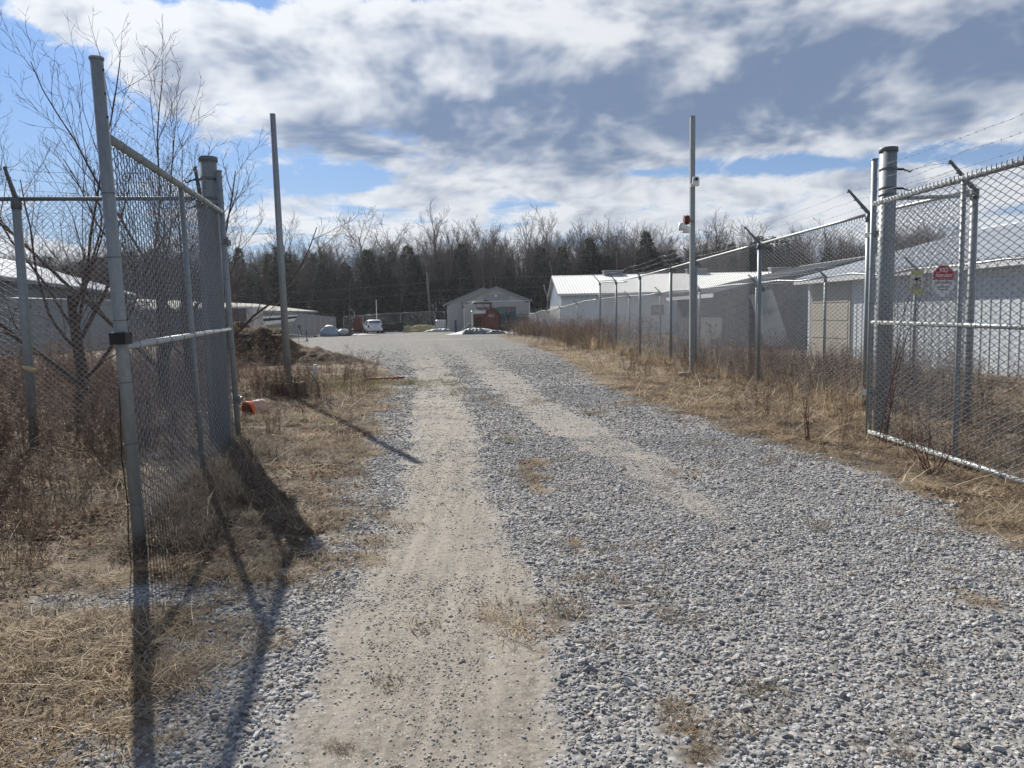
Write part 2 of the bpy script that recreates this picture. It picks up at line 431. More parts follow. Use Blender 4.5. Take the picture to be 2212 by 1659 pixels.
# ------------------------------------------------------------------ ground
def ip(pts): return np.array([q[0] for q in pts], float), np.array([q[1] for q in pts], float)
GL = ip([(-10, -1.5), (2.2, -1.28), (4.6, -1.2), (7, -1.2), (8.9, -1.35), (12.3, -1.95), (17, -2.45), (22.5, -3.1), (25, -4.6), (28, -7.2), (35, -10.5), (50, -14), (72, -21), (95, -24), (120, -26)])
GR = ip([(-10, 3.4), (4.9, 3.32), (6.2, 3.36), (8.2, 3.15), (11.6, 2.7), (15.1, 2.15), (21.5, 1.8), (27.2, 1.9), (47, .4), (69, -1.2), (95, -1.0), (120, -2)])
TLA = ip([(-10, -1.0), (2.6, -.86), (5, -.98), (6.6, -1.02), (9.9, -1.38), (18.1, -2.35), (31, -4.3), (62, -9.5), (110, -17)])
TLB = ip([(-10, .2), (2.6, .16), (5, .0), (6.6, -.2), (9.8, -.4), (17.9, -1.15), (30.5, -2.7), (60, -6.2), (110, -13)])
TRA = ip([(-10, 1.5), (5.7, 1.3), (8.1, .98), (10.5, .36), (15.6, -.42), (27, -1.85), (51.6, -5.1), (110, -13)])
TRB = ip([(-10, 2.1), (5.7, 1.78), (8, 1.8), (10.4, 1.38), (15.4, .68), (26.6, -.42), (50, -3.1), (110, -10)])
def masks(x, y):
    n1 = fbm(x * .9, y * .9, 3) - .5; n2 = fbm(x * 3.1, y * 3.1, 9) - .5
    e = n1 * 1.0 + n2 * .35
    wl = np.interp(y, [0, 3.5, 4.5, 9, 20, 60], [.6, .8, 1.1, .8, .9, 2.5])
    l = (x - np.interp(y, *GL)) / wl + e; r = (np.interp(y, *GR) - x) / .8 + e * .9
    grav = sst(l, -.9, .35) * sst(r, -.6, .6)
    # gravel spill beside the gate leaf and at the lower-left corner
    sp = np.exp(-(((x + 2.0) / .75)**2 + ((y - 4.35) / .28)**2)) + .45 * np.exp(-(((x + 1.5) / .5)**2 + ((y - 2.7) / .3)**2))
    grav = np.clip(np.maximum(grav, np.clip(sp * 1.1 + n2 * .5, 0, 1)), 0, 1)
    grav = np.where(np.abs(x) > 60, 0, grav)
    ce = n2 * .35 + n1 * .25
    def band(A, B, w):
        a = np.interp(y, *A); b = np.interp(y, *B); return sst((x - a) / w + ce, -.6, .6) * sst((b - x) / w + ce, -.6, .6)
    wi = np.interp(y, [3, 30], [.34, .7])
    tl = band(TLA, TLB, wi) * np.interp(y, [2, 6.0, 8, 14, 20, 40], [1, .95, .74, .68, .62, .35])
    tr = band(TRA, TRB, wi) * np.interp(y, [2, 4.2, 5.8, 8, 20, 40], [.12, .22, .50, .56, .56, .35])
    tk = np.clip(np.maximum(tl, tr) * (.95 + n2 * .6), 0, 1)
    # pale dirt patch before the shed, mossy corner by the left pole
    tk = np.maximum(tk, .55 * np.exp(-(((x + 5) / 7)**2 + ((y - 62) / 4)**2)))
    mo = np.exp(-(((x + 3.6) / 1.6)**2 + ((y - 17.8) / 1.6)**2)) * sst(n2 + .5, .3, .6)
    # weedy middle strip between the tracks
    mid = np.exp(-((x - np.interp(y, [2, 4, 6, 9, 12], [.75, .62, .42, .1, -.3])) / .22)**2) * sst(fbm(x * 1.7, y * 1.1, 21), .44, .60) * sst(y, 2.2, 3) * sst(-y, -13, -8)
    dirty = sst(fbm(x * .75 + 5, y * .55, 33), .54, .70) * sst(fbm(x * 4, y * 4, 34), .35, .6) * .55 * sst(-y, -22, -12)
    grav = np.clip(grav - mid * .95 - dirty, 0, 1)
    return grav, tk, mo
def gh(x, y):
    g_, t_, m_ = masks(x, y)
    near = 1 - sst(y, 30, 60)
    z = gz(x, y) + (fbm(x * .55, y * .55, 40) - .5) * .07 * near + (fbm(x * 4, y * 4, 41, 3) - .5) * .02 * near
    z = z - t_ * .018 * near + (1 - g_) * .03 * near * sst(np.abs(x), .8, 2)
    # bank under the left weeds
    z = z + .10 * sst(-x, 3.0, 5.5) * near
    return z
def heap(x, y):
    h = 1.30 * np.exp(-(((x + 9.3) / 1.7)**2 + ((y - 26.0) / 1.5)**2)) + .62 * np.exp(-(((x + 7.2) / 1.3)**2 + ((y - 25.2) / .9)**2)) + .28 * np.exp(-(((x + 5.4) / 1.2)**2 + ((y - 25.0) / .6)**2))
    return h * (1 + (fbm(x * 1.6, y * 1.6, 90) - .5) * .9) + (fbm(x * 5, y * 5, 91, 3) - .5) * .22 * np.clip(h * 2, 0, 1) - .05
def gsurf(x, y): return gh(x, y) + np.maximum(heap(x, y), 0)
def build_ground():
    xs = np.concatenate([-np.geomspace(7, 700, 46)[::-1], np.arange(-6.9, 6.95, .085), np.geomspace(7, 700, 46)])
    ys = np.concatenate([np.linspace(-60, 1.0, 14), np.arange(1.2, 15, .085), np.geomspace(15.1, 140, 120), np.geomspace(150, 900, 12)])
    XX, YY = np.meshgrid(xs, ys); g_, t_, m_ = masks(XX, YY); Z = gh(XX, YY)
    mb = MB(); mb.grid(np.stack([XX, YY, Z], -1), len(xs), len(ys))
    me = mb.mesh('ground', 'ground', True)
    ca = me.color_attributes.new('mask', 'FLOAT_COLOR', 'POINT')
    ca.data.foreach_set('color', np.stack([g_, t_, m_, np.ones_like(g_)], -1).astype(np.float32).ravel())
    o = link('ground', me); o['kind'] = 'structure'; o['label'] = 'gravel drive and yard with tan wheel tracks and straw verges'
build_ground()

# ------------------------------------------------------------------ scattering (one uncountable mass = one object)
def scatter(name, label, cat, protos, P, R, Sc, I):
    col = bpy.data.collections.new(name + '_pieces')
    for i, me in enumerate(protos): col.objects.link(bpy.data.objects.new('%s_piece_%02d' % (name, i), me))
    me = bpy.data.meshes.new(name); me.vertices.add(len(P)); me.vertices.foreach_set('co', np.asarray(P, np.float32).ravel())
    for nm, ty, key, arr in (('rot', 'FLOAT_VECTOR', 'vector', R), ('scl', 'FLOAT_VECTOR', 'vector', Sc), ('idx', 'INT', 'value', I)):
        at_ = me.attributes.new(nm, ty, 'POINT'); at_.data.foreach_set(key, np.asarray(arr, np.int32 if ty == 'INT' else np.float32).ravel())
    o = link(name, me); tag(o, label, cat, kind='stuff')
    t = bpy.data.node_groups.new(name, 'GeometryNodeTree')
    t.interface.new_socket('Geometry', in_out='INPUT', socket_type='NodeSocketGeometry'); t.interface.new_socket('Geometry', in_out='OUTPUT', socket_type='NodeSocketGeometry')
    N = t.nodes; L = t.links
    gi = N.new('NodeGroupInput'); go = N.new('NodeGroupOutput'); iop = N.new('GeometryNodeInstanceOnPoints'); ci = N.new('GeometryNodeCollectionInfo')
    ci.inputs['Collection'].default_value = col; ci.inputs['Separate Children'].default_value = True; ci.inputs['Reset Children'].default_value = True
    def na(nm, ty):
        k = N.new('GeometryNodeInputNamedAttribute'); k.data_type = ty; k.inputs['Name'].default_value = nm; return k.outputs['Attribute']
    e2r = N.new('FunctionNodeEulerToRotation'); L.new(na('rot', 'FLOAT_VECTOR'), e2r.inputs[0])
    m2p = N.new('GeometryNodeMeshToPoints'); L.new(gi.outputs[0], m2p.inputs[0])
    L.new(m2p.outputs[0], iop.inputs['Points']); L.new(ci.outputs[0], iop.inputs['Instance']); iop.inputs['Pick Instance'].default_value = True
    L.new(na('idx', 'INT'), iop.inputs['Instance Index']); L.new(e2r.outputs[0], iop.inputs['Rotation']); L.new(na('scl', 'FLOAT_VECTOR'), iop.inputs['Scale'])
    L.new(iop.outputs[0], go.inputs[0])
    md = o.modifiers.new('scatter', 'NODES'); md.node_group = t
    return o

def frustum_pts(rng, y0, y1, dens, pad=.4):
    """random points per square metre over what the lens can see, plus a margin for a step aside"""
    out = []
    for a in np.arange(y0, y1, 1.0):
        b = min(a + 1.0, y1); w = .70 * b + pad + .6; n = rng.poisson(2 * w * (b - a) * (dens(a) if callable(dens) else dens))
        out.append(np.stack([rng.uniform(-w, w, n), rng.uniform(a, b, n)], 1))
    return np.concatenate(out)

def blade_mesh(name, m, rng, n, rad, L, el, curve, w, segs=3, wob=.25):
    """a tuft: n curved tapering blades rooted in a disc"""
    th = rng.uniform(0, 2 * pi, n); rr = rad * np.sqrt(rng.uniform(0, 1, n)); base = np.stack([rr * np.cos(th), rr * np.sin(th), np.zeros(n)], 1)
    az = rng.uniform(0, 2 * pi, n); e = np.radians(rng.uniform(*el, n)); ln = rng.uniform(*L, n); cv = rng.uniform(*curve, n)
    ww = w * rng.uniform(.6, 1.3, n)
    V = np.zeros((n, 2 * segs + 1, 3)); pcur = base.copy(); ang = e.copy(); a2 = az.copy()
    for k in range(segs + 1):
        side = np.stack([-np.sin(a2), np.cos(a2), np.zeros(n)], 1) * (ww * (1 - .8 * k / segs))[:, None]
        if k < segs: V[:, 2 * k] = pcur - side; V[:, 2 * k + 1] = pcur + side
        else: V[:, 2 * k] = pcur
        d = np.stack([np.cos(ang) * np.cos(a2), np.cos(ang) * np.sin(a2), np.sin(ang)], 1)
        pcur = pcur + d * (ln / segs)[:, None]; pcur[:, 2] = np.maximum(pcur[:, 2], .004 + .012 * rng.random(n))
        ang = ang - cv; a2 = a2 + rng.normal(0, wob, n)
    F = []; T = []
    tone = rng.random(n); st = 2 * segs + 1
    for i in range(n):
        b = i * st
        for k in range(segs - 1): F.append((b + 2 * k, b + 2 * k + 1, b + 2 * k + 3, b + 2 * k + 2))
        F.append((b + 2 * segs - 2, b + 2 * segs - 1, b + 2 * segs))
    mb = MB(); mb.add(V.reshape(-1, 3), F); me = mb.mesh(name, m)
    a = me.attributes.new('tone', 'FLOAT', 'POINT'); a.data.foreach_set('value', np.repeat(tone, st).astype(np.float32)); return me

def weed_mesh(name, m, rng, n, H, spread, leaf=.012, nl=10):
    """dead weed: thin upright stems with side twigs and shrivelled seed heads"""
    mb = MB(); tone = []
    for i in range(n):
        b = np.array([rng.normal(0, spread), rng.normal(0, spread), 0]); h = rng.uniform(*H); lean = rng.normal(0, .16, 2)
        pts = [b]; 
        for k in range(1, 5): pts.append(b + np.array([lean[0] * h * (k / 4)**1.5, lean[1] * h * (k / 4)**1.5, h * k / 4]) + rng.normal(0, .008, 3))
        n0 = mb.n; mb.tube(pts, [.0035, .003, .0026, .002, .001], 3, False); t = rng.random()
        P = np.array(pts)
        for q in range(nl):
            f = rng.uniform(.3, 1.0) * 3.999; a = int(f); c = P[a] + (P[a + 1] - P[a]) * (f - a)
            an = rng.uniform(0, 2 * pi); l2 = rng.uniform(.03, .16) * h; d = np.array([cos(an) * .7, sin(an) * .7, rng.uniform(.2, 1.0)])
            e = c + d * l2; mb.tube([c, e], [.0018, .001], 3, False)
            for z in range(3):
                u = rng.normal(0, 1, 3); u /= np.linalg.norm(u); v = np.cross(u, d); v /= np.linalg.norm(v) + 1e-6
                cc = e + rng.normal(0, .012, 3); s_ = leaf * rng.uniform(.5, 1.5)
                mb.add([cc - u * s_, cc + v * s_ * .5, cc + u * s_, cc - v * s_ * .5], [(0, 1, 2, 3)])
        tone += [t] * (mb.n - n0)
    me = mb.mesh(name, m); a = me.attributes.new('tone', 'FLOAT', 'POINT'); a.data.foreach_set('value', np.array(tone, np.float32)); return me

def litter_mesh(name, m, rng, n, rad, sz):
    V = []; F = []; T = []
    for i in range(n):
        a = rng.uniform(0, 2 * pi); r = rad * math.sqrt(rng.random()); c = np.array([r * cos(a), r * sin(a), rng.uniform(.004, .03)])
        u = rng.normal(0, 1, 3) * (1, 1, .35); u /= np.linalg.norm(u); w = rng.normal(0, 1, 3) * (1, 1, .4); w -= u * (w @ u); w /= np.linalg.norm(w) + 1e-6
        s_ = sz * rng.uniform(.5, 1.4); cu = np.array([0, 0, s_ * rng.uniform(.1, .5)]); b = len(V)
        V += [c - u * s_ + cu, c - w * s_ * .5, c + u * s_ + cu, c + w * s_ * .55]; F += [(b, b + 1, b + 3), (b + 1, b + 2, b + 3)]; T += [rng.random()] * 4
    mb = MB(); mb.add(V, F); me = mb.mesh(name, m); a = me.attributes.new('tone', 'FLOAT', 'POINT'); a.data.foreach_set('value', np.array(T, np.float32)); return me

def rock_mesh(name, rng, m='stone', sub=2, flat=.62, smooth=False):
    import bmesh
    bm = bmesh.new(); bmesh.ops.create_icosphere(bm, subdivisions=sub, radius=.5)
    V = np.array([v.co[:] for v in bm.verts]); D = V / np.linalg.norm(V, axis=1)[:, None]
    r = np.full(len(V), .5)
    for k in range(12):                                 # crushed faces
        nrm = rng.normal(0, 1, 3); nrm /= np.linalg.norm(nrm); dcut = rng.uniform(.22, .41); dd = D @ nrm
        r = np.where(dd > .05, np.minimum(r, dcut / np.maximum(dd, .05)), r)
    V = D * (r * (1 + rng.normal(0, .02, len(V))))[:, None] * np.array([1.15, rng.uniform(.7, .95), flat])
    for v, c in zip(bm.verts, V): v.co = c
    me = bpy.data.meshes.new(name); bm.to_mesh(me); bm.free(); me.materials.append(MATS[m])
    if smooth: me.polygons.foreach_set('use_smooth', [True] * len(me.polygons))
    return me

def clear_of(P):
    """keep plants out of posts and the gates' swing feet"""
    return np.ones(len(P), bool)

def build_cover():
    rng = np.random.default_rng(5)
    # --- crushed stone
    P = frustum_pts(rng, 1.9, 36, lambda a: 4700 if a < 5 else (2900 if a < 9 else (1250 if a < 16 else (420 if a < 24 else 160))))
    g_, t_, m_ = masks(P[:, 0], P[:, 1]); patch = fbm(P[:, 0] * 6, P[:, 1] * 6, 77, 3)
    lane = sst(fbm(P[:, 0] * 2.2, P[:, 1] * .5, 78, 3), .35, .7)
    pr = sst(g_ + (patch - .5) * .9, .18, .80) * (1 - sst(t_ + (patch - .5) * .7, .15, .85) * (.997 - .02 * lane))
    pr = np.maximum(pr, .03 * (g_ < .4) * (patch > .55))
    pr = pr * (1 - .93 * sst(P[:, 1], 13, 35)); keep = rng.random(len(P)) < pr; P = P[keep]; t_ = t_[keep]; n = len(P)
    s = rng.lognormal(math.log(.0160), .40, n) * np.interp(P[:, 1], [2, 5, 9, 18, 34], [1.0, 1.0, 1.2, 1.7, 2.9]); s = np.clip(s, .007, .06); s = np.where(t_ > .4, s * .7, s)
    z = gh(P[:, 0], P[:, 1]) + s * np.where(t_ > .45, .02, rng.uniform(-.05, .16, n))
    protos = [rock_mesh('rock', np.random.default_rng(100 + i), flat=.55 + .04 * (i % 4)) for i in range(12)]
    R = np.stack([rng.normal(0, .35, n), rng.normal(0, .35, n), rng.uniform(0, 6.28, n)], 1)
    scatter('gravel', 'loose grey crushed stone spread over the drive', 'gravel', protos, np.column_stack([P, z]), R, np.repeat(s[:, None] * 1.12, 3, 1), rng.integers(0, 12, n))
    # fine grit pressed into the wheel tracks
    P = frustum_pts(rng, 1.9, 10, lambda a: 2600 if a < 5 else 1500); g_, t_, m_ = masks(P[:, 0], P[:, 1]); patch = fbm(P[:, 0] * 3, P[:, 1] * 1.2, 79, 4)
    keep = rng.random(len(P)) < sst(t_, .15, .4) * (.15 + .85 * sst(patch, .38, .62)); P = P[keep]; n = len(P); s = np.clip(rng.lognormal(math.log(.0105), .42, n), .005, .03)
    scatter('track_grit', 'fine tan grit pressed into the wheel tracks', 'gravel', [rock_mesh('grit', np.random.default_rng(130 + i), 'grit', 1, .7) for i in range(5)], np.column_stack([P, gh(P[:, 0], P[:, 1]) + s * .05]),
            np.stack([rng.normal(0, .3, n), rng.normal(0, .3, n), rng.uniform(0, 6.28, n)], 1), np.repeat(s[:, None], 3, 1), rng.integers(0, 5, n))

    # --- dry grass
    mats_ = [blade_mesh('tuft', 'straw', np.random.default_rng(200 + i), 90, .20, (.10, .30), (2, 42), (-.05, .35), .0034, 4, .45) for i in range(4)]
    mats_ += [blade_mesh('tuft', 'straw_grey', np.random.default_rng(210 + i), 90, .20, (.10, .28), (2, 38), (-.05, .35), .0032, 4, .5) for i in range(3)]
    upr = [blade_mesh('tuft', 'straw', np.random.default_rng(220 + i), 60, .11, (.25, .60), (45, 88), (.05, .38), .0034, 5, .25) for i in range(3)]
    stalk = [blade_mesh('tuft', 'stalk', np.random.default_rng(230 + i), 6, .18, (.4, .95), (2, 25), (-.02, .14), .0045, 4, .12) for i in range(3)]
    short = [blade_mesh('tuft', 'straw_grey', np.random.default_rng(240 + i), 50, .10, (.03, .10), (5, 60), (.0, .5), .0026, 3, .5) for i in range(3)]
    moss = [blade_mesh('tuft', 'moss', np.random.default_rng(250 + i), 70, .18, (.04, .14), (10, 60), (.0, .4), .003, 3, .5) for i in range(2)]
    rank = [blade_mesh('tuft', 'straw_grey', np.random.default_rng(260 + i), 70, .13, (.15, .38), (25, 80), (.1, .5), .003, 5, .4) for i in range(2)]
    stick = [blade_mesh('tuft', 'weed', np.random.default_rng(270 + i), 9, .25, (.15, .55), (0, 22), (-.05, .1), .0042, 3, .25) for i in range(3)]
    protos = mats_ + upr + stalk + short + moss + rank + stick    # 0-6 mat, 7-9 upright, 10-12 stalk, 13-15 short, 16-17 moss, 18-19 rank, 20-22 sticks
    pts = []; sc = []; ix = []
    def addp(P, scale, idx): pts.append(P); sc.append(scale); ix.append(idx)
    P = frustum_pts(rng, 1.9, 46, lambda a: 44 if a < 6 else (34 if a < 12 else (14 if a < 22 else 5)))
    g_, t_, m_ = masks(P[:, 0], P[:, 1]); n1 = fbm(P[:, 0] * 1.3, P[:, 1] * 1.3, 61)
    right = P[:, 0] > 1.2
    thin = np.where(right, .12 + .88 * sst(n1, .40, .58), np.where(P[:, 0] > -2.6, .85, .45) * sst(n1, .26, .5)) * (P[:, 0] > -9)
    k = rng.random(len(P)) < (1 - sst(g_, .12, .72)) * thin; P = P[k]; n1 = n1[k]
    addp(P, np.interp(P[:, 1], [2, 10, 20, 46], [.58, .76, 1.1, 1.8]) * rng.uniform(.6, 1.25, len(P)), np.where(n1 + rng.normal(0, .08, len(P)) + .12 * (P[:, 0] > 1.2) > .52, rng.integers(0, 4, len(P)), rng.integers(4, 7, len(P))))
    # upright clumps along the fence lines
    P = frustum_pts(rng, 9, 46, 3.2); xf = 6.26 - .06 * P[:, 1]; dfe = np.abs(P[:, 0] - xf)
    k = rng.random(len(P)) < np.exp(-(dfe / .8)**2) * .9 + .05 * (P[:, 0] > np.interp(P[:, 1], *GR) + .5); P = P[k]
    addp(P, rng.uniform(.6, 1.2, len(P)) * np.interp(P[:, 1], [9, 45], [.85, 1.6]), rng.integers(7, 10, len(P)))
    # rank grass grown up round the left gate leaf and posts
    f = rng.random(520); ql = np.column_stack([-3.39 + f * .79, 9.42 - f * 4.21]) + rng.normal(0, .15, (520, 2)) + (.12, 0)
    addp(ql, rng.uniform(.55, 1.1, 520), rng.choice([4, 5, 6, 18, 19, 18, 19, 13], 520))
    f = rng.random(160); ql = np.column_stack([4.40 + f * 0, 9.4 - f * 4.2]) + rng.normal(0, .16, (160, 2)) + (.45, 0)
    addp(ql, rng.uniform(.3, .6, 160), rng.choice([7, 8, 0, 1, 2], 160))
    # flattened stalks
    P = frustum_pts(rng, 2.2, 26, 6.5); g_, t_, m_ = masks(P[:, 0], P[:, 1]); k = (g_ < .35) & (P[:, 0] > -6) & (rng.random(len(P)) < np.where(P[:, 0] < -1, .35, 1.0)); P = P[k]
    addp(P, rng.uniform(.5, 1.1, len(P)) * np.interp(P[:, 1], [2, 5, 9], [.5, .75, 1.0]), rng.integers(10, 13, len(P)))
    P = frustum_pts(rng, 4.2, 20, 5.0); g_, t_, m_ = masks(P[:, 0], P[:, 1]); k = (g_ < .40) & (t_ < .2) & (P[:, 0] > -8) & ((P[:, 0] < -1.6) | (P[:, 0] > 2.2)); P = P[k]
    addp(P, rng.uniform(.5, 1.2, len(P)), rng.integers(20, 23, len(P)))
    P = np.column_stack([rng.uniform(-3.4, -1.15, 150), rng.uniform(2.3, 4.0, 150)]); P = P[rng.random(150) < .9 * (1 - masks(P[:, 0], P[:, 1])[0])]
    addp(P, rng.uniform(.5, .95, len(P)), rng.integers(0, 4, len(P)))
    # short bits growing through the gravel and on the middle strip
    P = frustum_pts(rng, 2.0, 16, 26); g_, t_, m_ = masks(P[:, 0], P[:, 1]); n2 = fbm(P[:, 0] * 2.3, P[:, 1] * 2.3, 63)
    k = (rng.random(len(P)) < np.clip((1 - g_) * .8 + sst(n2, .62, .72) * .35, 0, 1) * (1 - .8 * t_)) & (P[:, 0] > -4.5); P = P[k]
    addp(P, rng.uniform(.6, 1.4, len(P)), rng.integers(13, 16, len(P)))
    P = frustum_pts(rng, 15.5, 21, 30); m3 = masks(P[:, 0], P[:, 1])[2]; P = P[rng.random(len(P)) < m3 * .8]
    addp(P, rng.uniform(.8, 1.6, len(P)), rng.integers(16, 18, len(P)))
    # hand-placed tufts sitting in the loose stone
    T = np.array([(.62, 3.0), (.95, 3.15), (1.25, 2.72), (.42, 3.65), (.85, 3.9), (1.75, 3.3), (.55, 4.9), (2.6, 4.6), (3.0, 4.3), (2.2, 5.6), (-.62, 2.75), (1.0, 6.4), (2.9, 5.4), (1.1, 2.95), (.75, 2.85), (2.95, 6.0)])
    P = np.concatenate([T + rng.normal(0, .06, T.shape) for _ in range(2)] + [T[::2] + rng.normal(0, .12, T[::2].shape)])
    addp(P, rng.uniform(.6, 1.2, len(P)), rng.choice([4, 5, 6, 13, 14], len(P)) )
    sc[-1] = np.where(ix[-1] < 7, .32, 1.0) * sc[-1]
    P = np.concatenate(pts); n = len(P); s = np.concatenate(sc); I = np.concatenate(ix)
    Z = gsurf(P[:, 0], P[:, 1]); R = np.stack([rng.normal(0, .08, n), rng.normal(0, .08, n), rng.uniform(0, 6.28, n)], 1)
    scatter('dry_grass', 'matted straw coloured dead grass along the verges', 'grass', protos, np.column_stack([P, Z]), R, np.repeat(s[:, None], 3, 1), I)
    print('tufts', n)

    # --- dead weeds
    protos = [weed_mesh('weed', 'weed', np.random.default_rng(300 + i), 7, (.35, .85), .10) for i in range(4)]
    protos += [weed_mesh('weed', 'weed', np.random.default_rng(310 + i), 5, (.7, 1.25), .10, .016) for i in range(3)]
    pts = []; sc = []; ix = []
    P = frustum_pts(rng, 4.6, 22, 22); x, y = P.T; n1 = fbm(x * .8, y * .8, 71)
    den = np.where(x < 0, sst(-x - np.interp(y, [4.5, 6, 9, 12, 22], [2.6, 3.0, 3.6, 4.6, 7.5]), 0, .9) * sst(n1, .28, .5), 0)
    den = np.maximum(den, .20 * sst(x - (6.26 - .06 * y), -.25, .5) * sst(n1, .2, .5) * (y > 10))
    den = np.maximum(den, .10 * (x > np.interp(y, *GR) + .5)); den = np.maximum(den, .25 * np.exp(-((x - (6.26 - .06 * y)) / .4)**2) * (y > 10))
    den = np.maximum(den, .13 * (x < np.interp(y, *GL) - .6) * (y > 9))
    k = rng.random(len(P)) < den * .8; P = P[k]; pts.append(P); sc.append(rng.uniform(.45, .95, len(P)) * np.where(P[:, 0] < 0, np.interp(P[:, 1], [4.5, 8, 14], [.75, .9, 1.0]), 1.0)); ix.append(np.where(rng.random(len(P)) < .85, rng.integers(0, 4, len(P)), rng.integers(4, 7, len(P))))
    # thicket by the far right fence and weeds round the yard's rim
    def field(cx, cy, wx, wy, n, s0, s1):
        P = np.column_stack([rng.normal(cx, wx, n), rng.normal(cy, wy, n)]); pts.append(P); sc.append(rng.uniform(s0, s1, n)); ix.append(rng.integers(0, 7, n))
    field(5.2, 55, 1.6, 12, 700, .8, 1.45); field(3.4, 74, 1.4, 6, 420, 1.0, 1.6); field(6.3, 20, .9, 5, 260, .5, .95); field(3.6, 41, .8, 4.5, 220, .6, 1.2)
    field(-20.6, 84.5, 1.5, 1.0, 330, .7, 1.15); field(-24, 104, 3, 1.2, 160, 1.0, 1.6); field(-12, 109, 8, 1.2, 700, 1.3, 2.4); field(-22, 72, 1.2, 3, 160, .8, 1.2)
    field(-10.2, 25.3, 1.0, 1.0, 90, .4, .8); field(-12, 17, 3.2, 2.2, 450, .7, 1.1); field(5, 80, 2.2, 4, 260, 1.2, 2.2); field(-4.5, 14.75, .35, .16, 70, .35, .6); field(-4.6, 15.5, .55, .3, 40, .4, .7); field(-7.8, 92, .5, 1.5, 60, .8, 1.5)
    P = np.concatenate(pts); s = np.concatenate(sc); I = np.concatenate(ix); k = masks(P[:, 0], P[:, 1])[0] < .25; P = P[k]; s = s[k]; I = I[k]; n = len(P); Z = gsurf(P[:, 0], P[:, 1])
    R = np.stack([rng.normal(0, .14, n), rng.normal(0, .14, n), rng.uniform(0, 6.28, n)], 1)
    scatter('dead_weeds', 'reddish brown dead weeds and stems along the fences', 'weeds', protos, np.column_stack([P, Z]), R, np.repeat(s[:, None], 3, 1), I)
    print('weeds', n)

    # --- leaf litter
    protos = [litter_mesh('leaves', 'litter', np.random.default_rng(400 + i), 55, .25, .019) for i in range(4)]
    P = frustum_pts(rng, 2.0, 22, 13); x, y = P.T
    den = sst(-x - np.interp(y, [2, 6, 9, 12, 22], [1.6, 2.2, 3.0, 4.2, 6]), 0, 1.2) * .9
    den = np.maximum(den, .42 * (masks(x, y)[0] < .35)); den = den * np.where((y < 6) & (masks(x, y)[0] > .15), .15, 1.0) * ((x < -1.2) | (x > 2.4)); k = rng.random(len(P)) < den; P = P[k]; n = len(P); Z = gsurf(P[:, 0], P[:, 1])
    scatter('leaf_litter', 'brown fallen leaves under the bare trees', 'leaves', protos, np.column_stack([P, Z]), np.stack([np.zeros(n), np.zeros(n), rng.uniform(0, 6.28, n)], 1),
            np.repeat((rng.uniform(.8, 1.3, n) * np.interp(P[:, 1], [2, 6], [.65, 1.0]))[:, None], 3, 1), rng.integers(0, 4, n))
build_cover()

# ------------------------------------------------------------------ chain link fencing
DIA = .0715                                   # diamond width and height of a 2 inch mesh
_links = {}
def link_mesh(w, h, r=.0021, sides=3, m='wire', dia=DIA, seed=0):
    """woven zigzag wires hung side by side; x along the fence, z up, twisted tips on top"""
    key = (round(w, 2), round(h, 2), r, sides, m, dia)
    if key in _links: return _links[key]
    nw = max(2, int(round(w / dia))); nz = max(2, int(round(h / (dia / 2)))); D = w / nw; st = h / nz
    zz = np.arange(nz + 1) * st; Vs = []; Fs = []; n0 = 0
    th = np.arange(sides) * 2 * pi / sides
    rs = np.random.default_rng(seed)
    for i in range(nw):
        sgn = np.where(np.arange(nz + 1) % 2 == 0, -1, 1) * (1 if i % 2 else -1)
        px = (i + .5) * D + sgn * (D / 2 + .0015); py = sgn * .0062
        pz = zz + rs.normal(0, .0012, nz + 1)
        # three points for each half diamond: the wire bends round its neighbour at the corners
        C = np.stack([px, py, pz], 1); Mx = (C[1:] + C[:-1]) / 2; 
        P = np.empty((2 * nz + 1, 3)); P[0::2] = C; P[1::2] = Mx
        T = np.gradient(P, axis=0); T /= np.linalg.norm(T, axis=1)[:, None]
        A = np.cross(T, np.array([0, 1., 0])); A /= np.linalg.norm(A, axis=1)[:, None]; B = np.cross(T, A)
        V = P[:, None] + r * (np.cos(th)[None, :, None] * A[:, None] + np.sin(th)[None, :, None] * B[:, None])
        # thin out: keep corner points and middles
        m_ = len(P); Vs.append(V.reshape(-1, 3))
        idx = np.arange(m_ - 1)[:, None] * sides + np.arange(sides)[None]; nx = np.arange(m_ - 1)[:, None] * sides + (np.arange(sides) + 1)[None] % sides
        Fs.append(np.stack([idx, idx + sides, nx + sides, nx], -1).reshape(-1, 4) + n0); n0 += m_ * sides
    # twisted barbs above the last row
    tips = MB()
    for i in range(nw + 1):
        c = np.array([i * D, 0, h]); tips.tube([c + (-.006, 0, -.004), c + (.003, .002, .012), c + (-.003, 0, .024), c + (.009, 0, .042)], r, 3, False)
        tips.tube([c + (.006, 0, -.004), c + (-.003, -.002, .012), c + (.003, 0, .024), c + (-.009, 0, .042)], r, 3, False)
    me = bpy.data.meshes.new('mesh')
    V = np.concatenate(Vs + tips.v); F = np.concatenate(Fs); tf = np.array(tips.f) + n0; F = np.concatenate([F, tf])
    me.vertices.add(len(V)); me.vertices.foreach_set('co', V.astype(np.float32).ravel())
    me.loops.add(F.size); me.loops.foreach_set('vertex_index', F.astype(np.int32).ravel())
    me.polygons.add(len(F)); me.polygons.foreach_set('loop_start', (np.arange(len(F)) * 4).astype(np.int32))
    me.polygons.foreach_set('use_smooth', np.ones(len(F), bool))
    me.materials.append(MATS[m]); me.update(calc_edges=True); me.validate(); _links[key] = me; return me

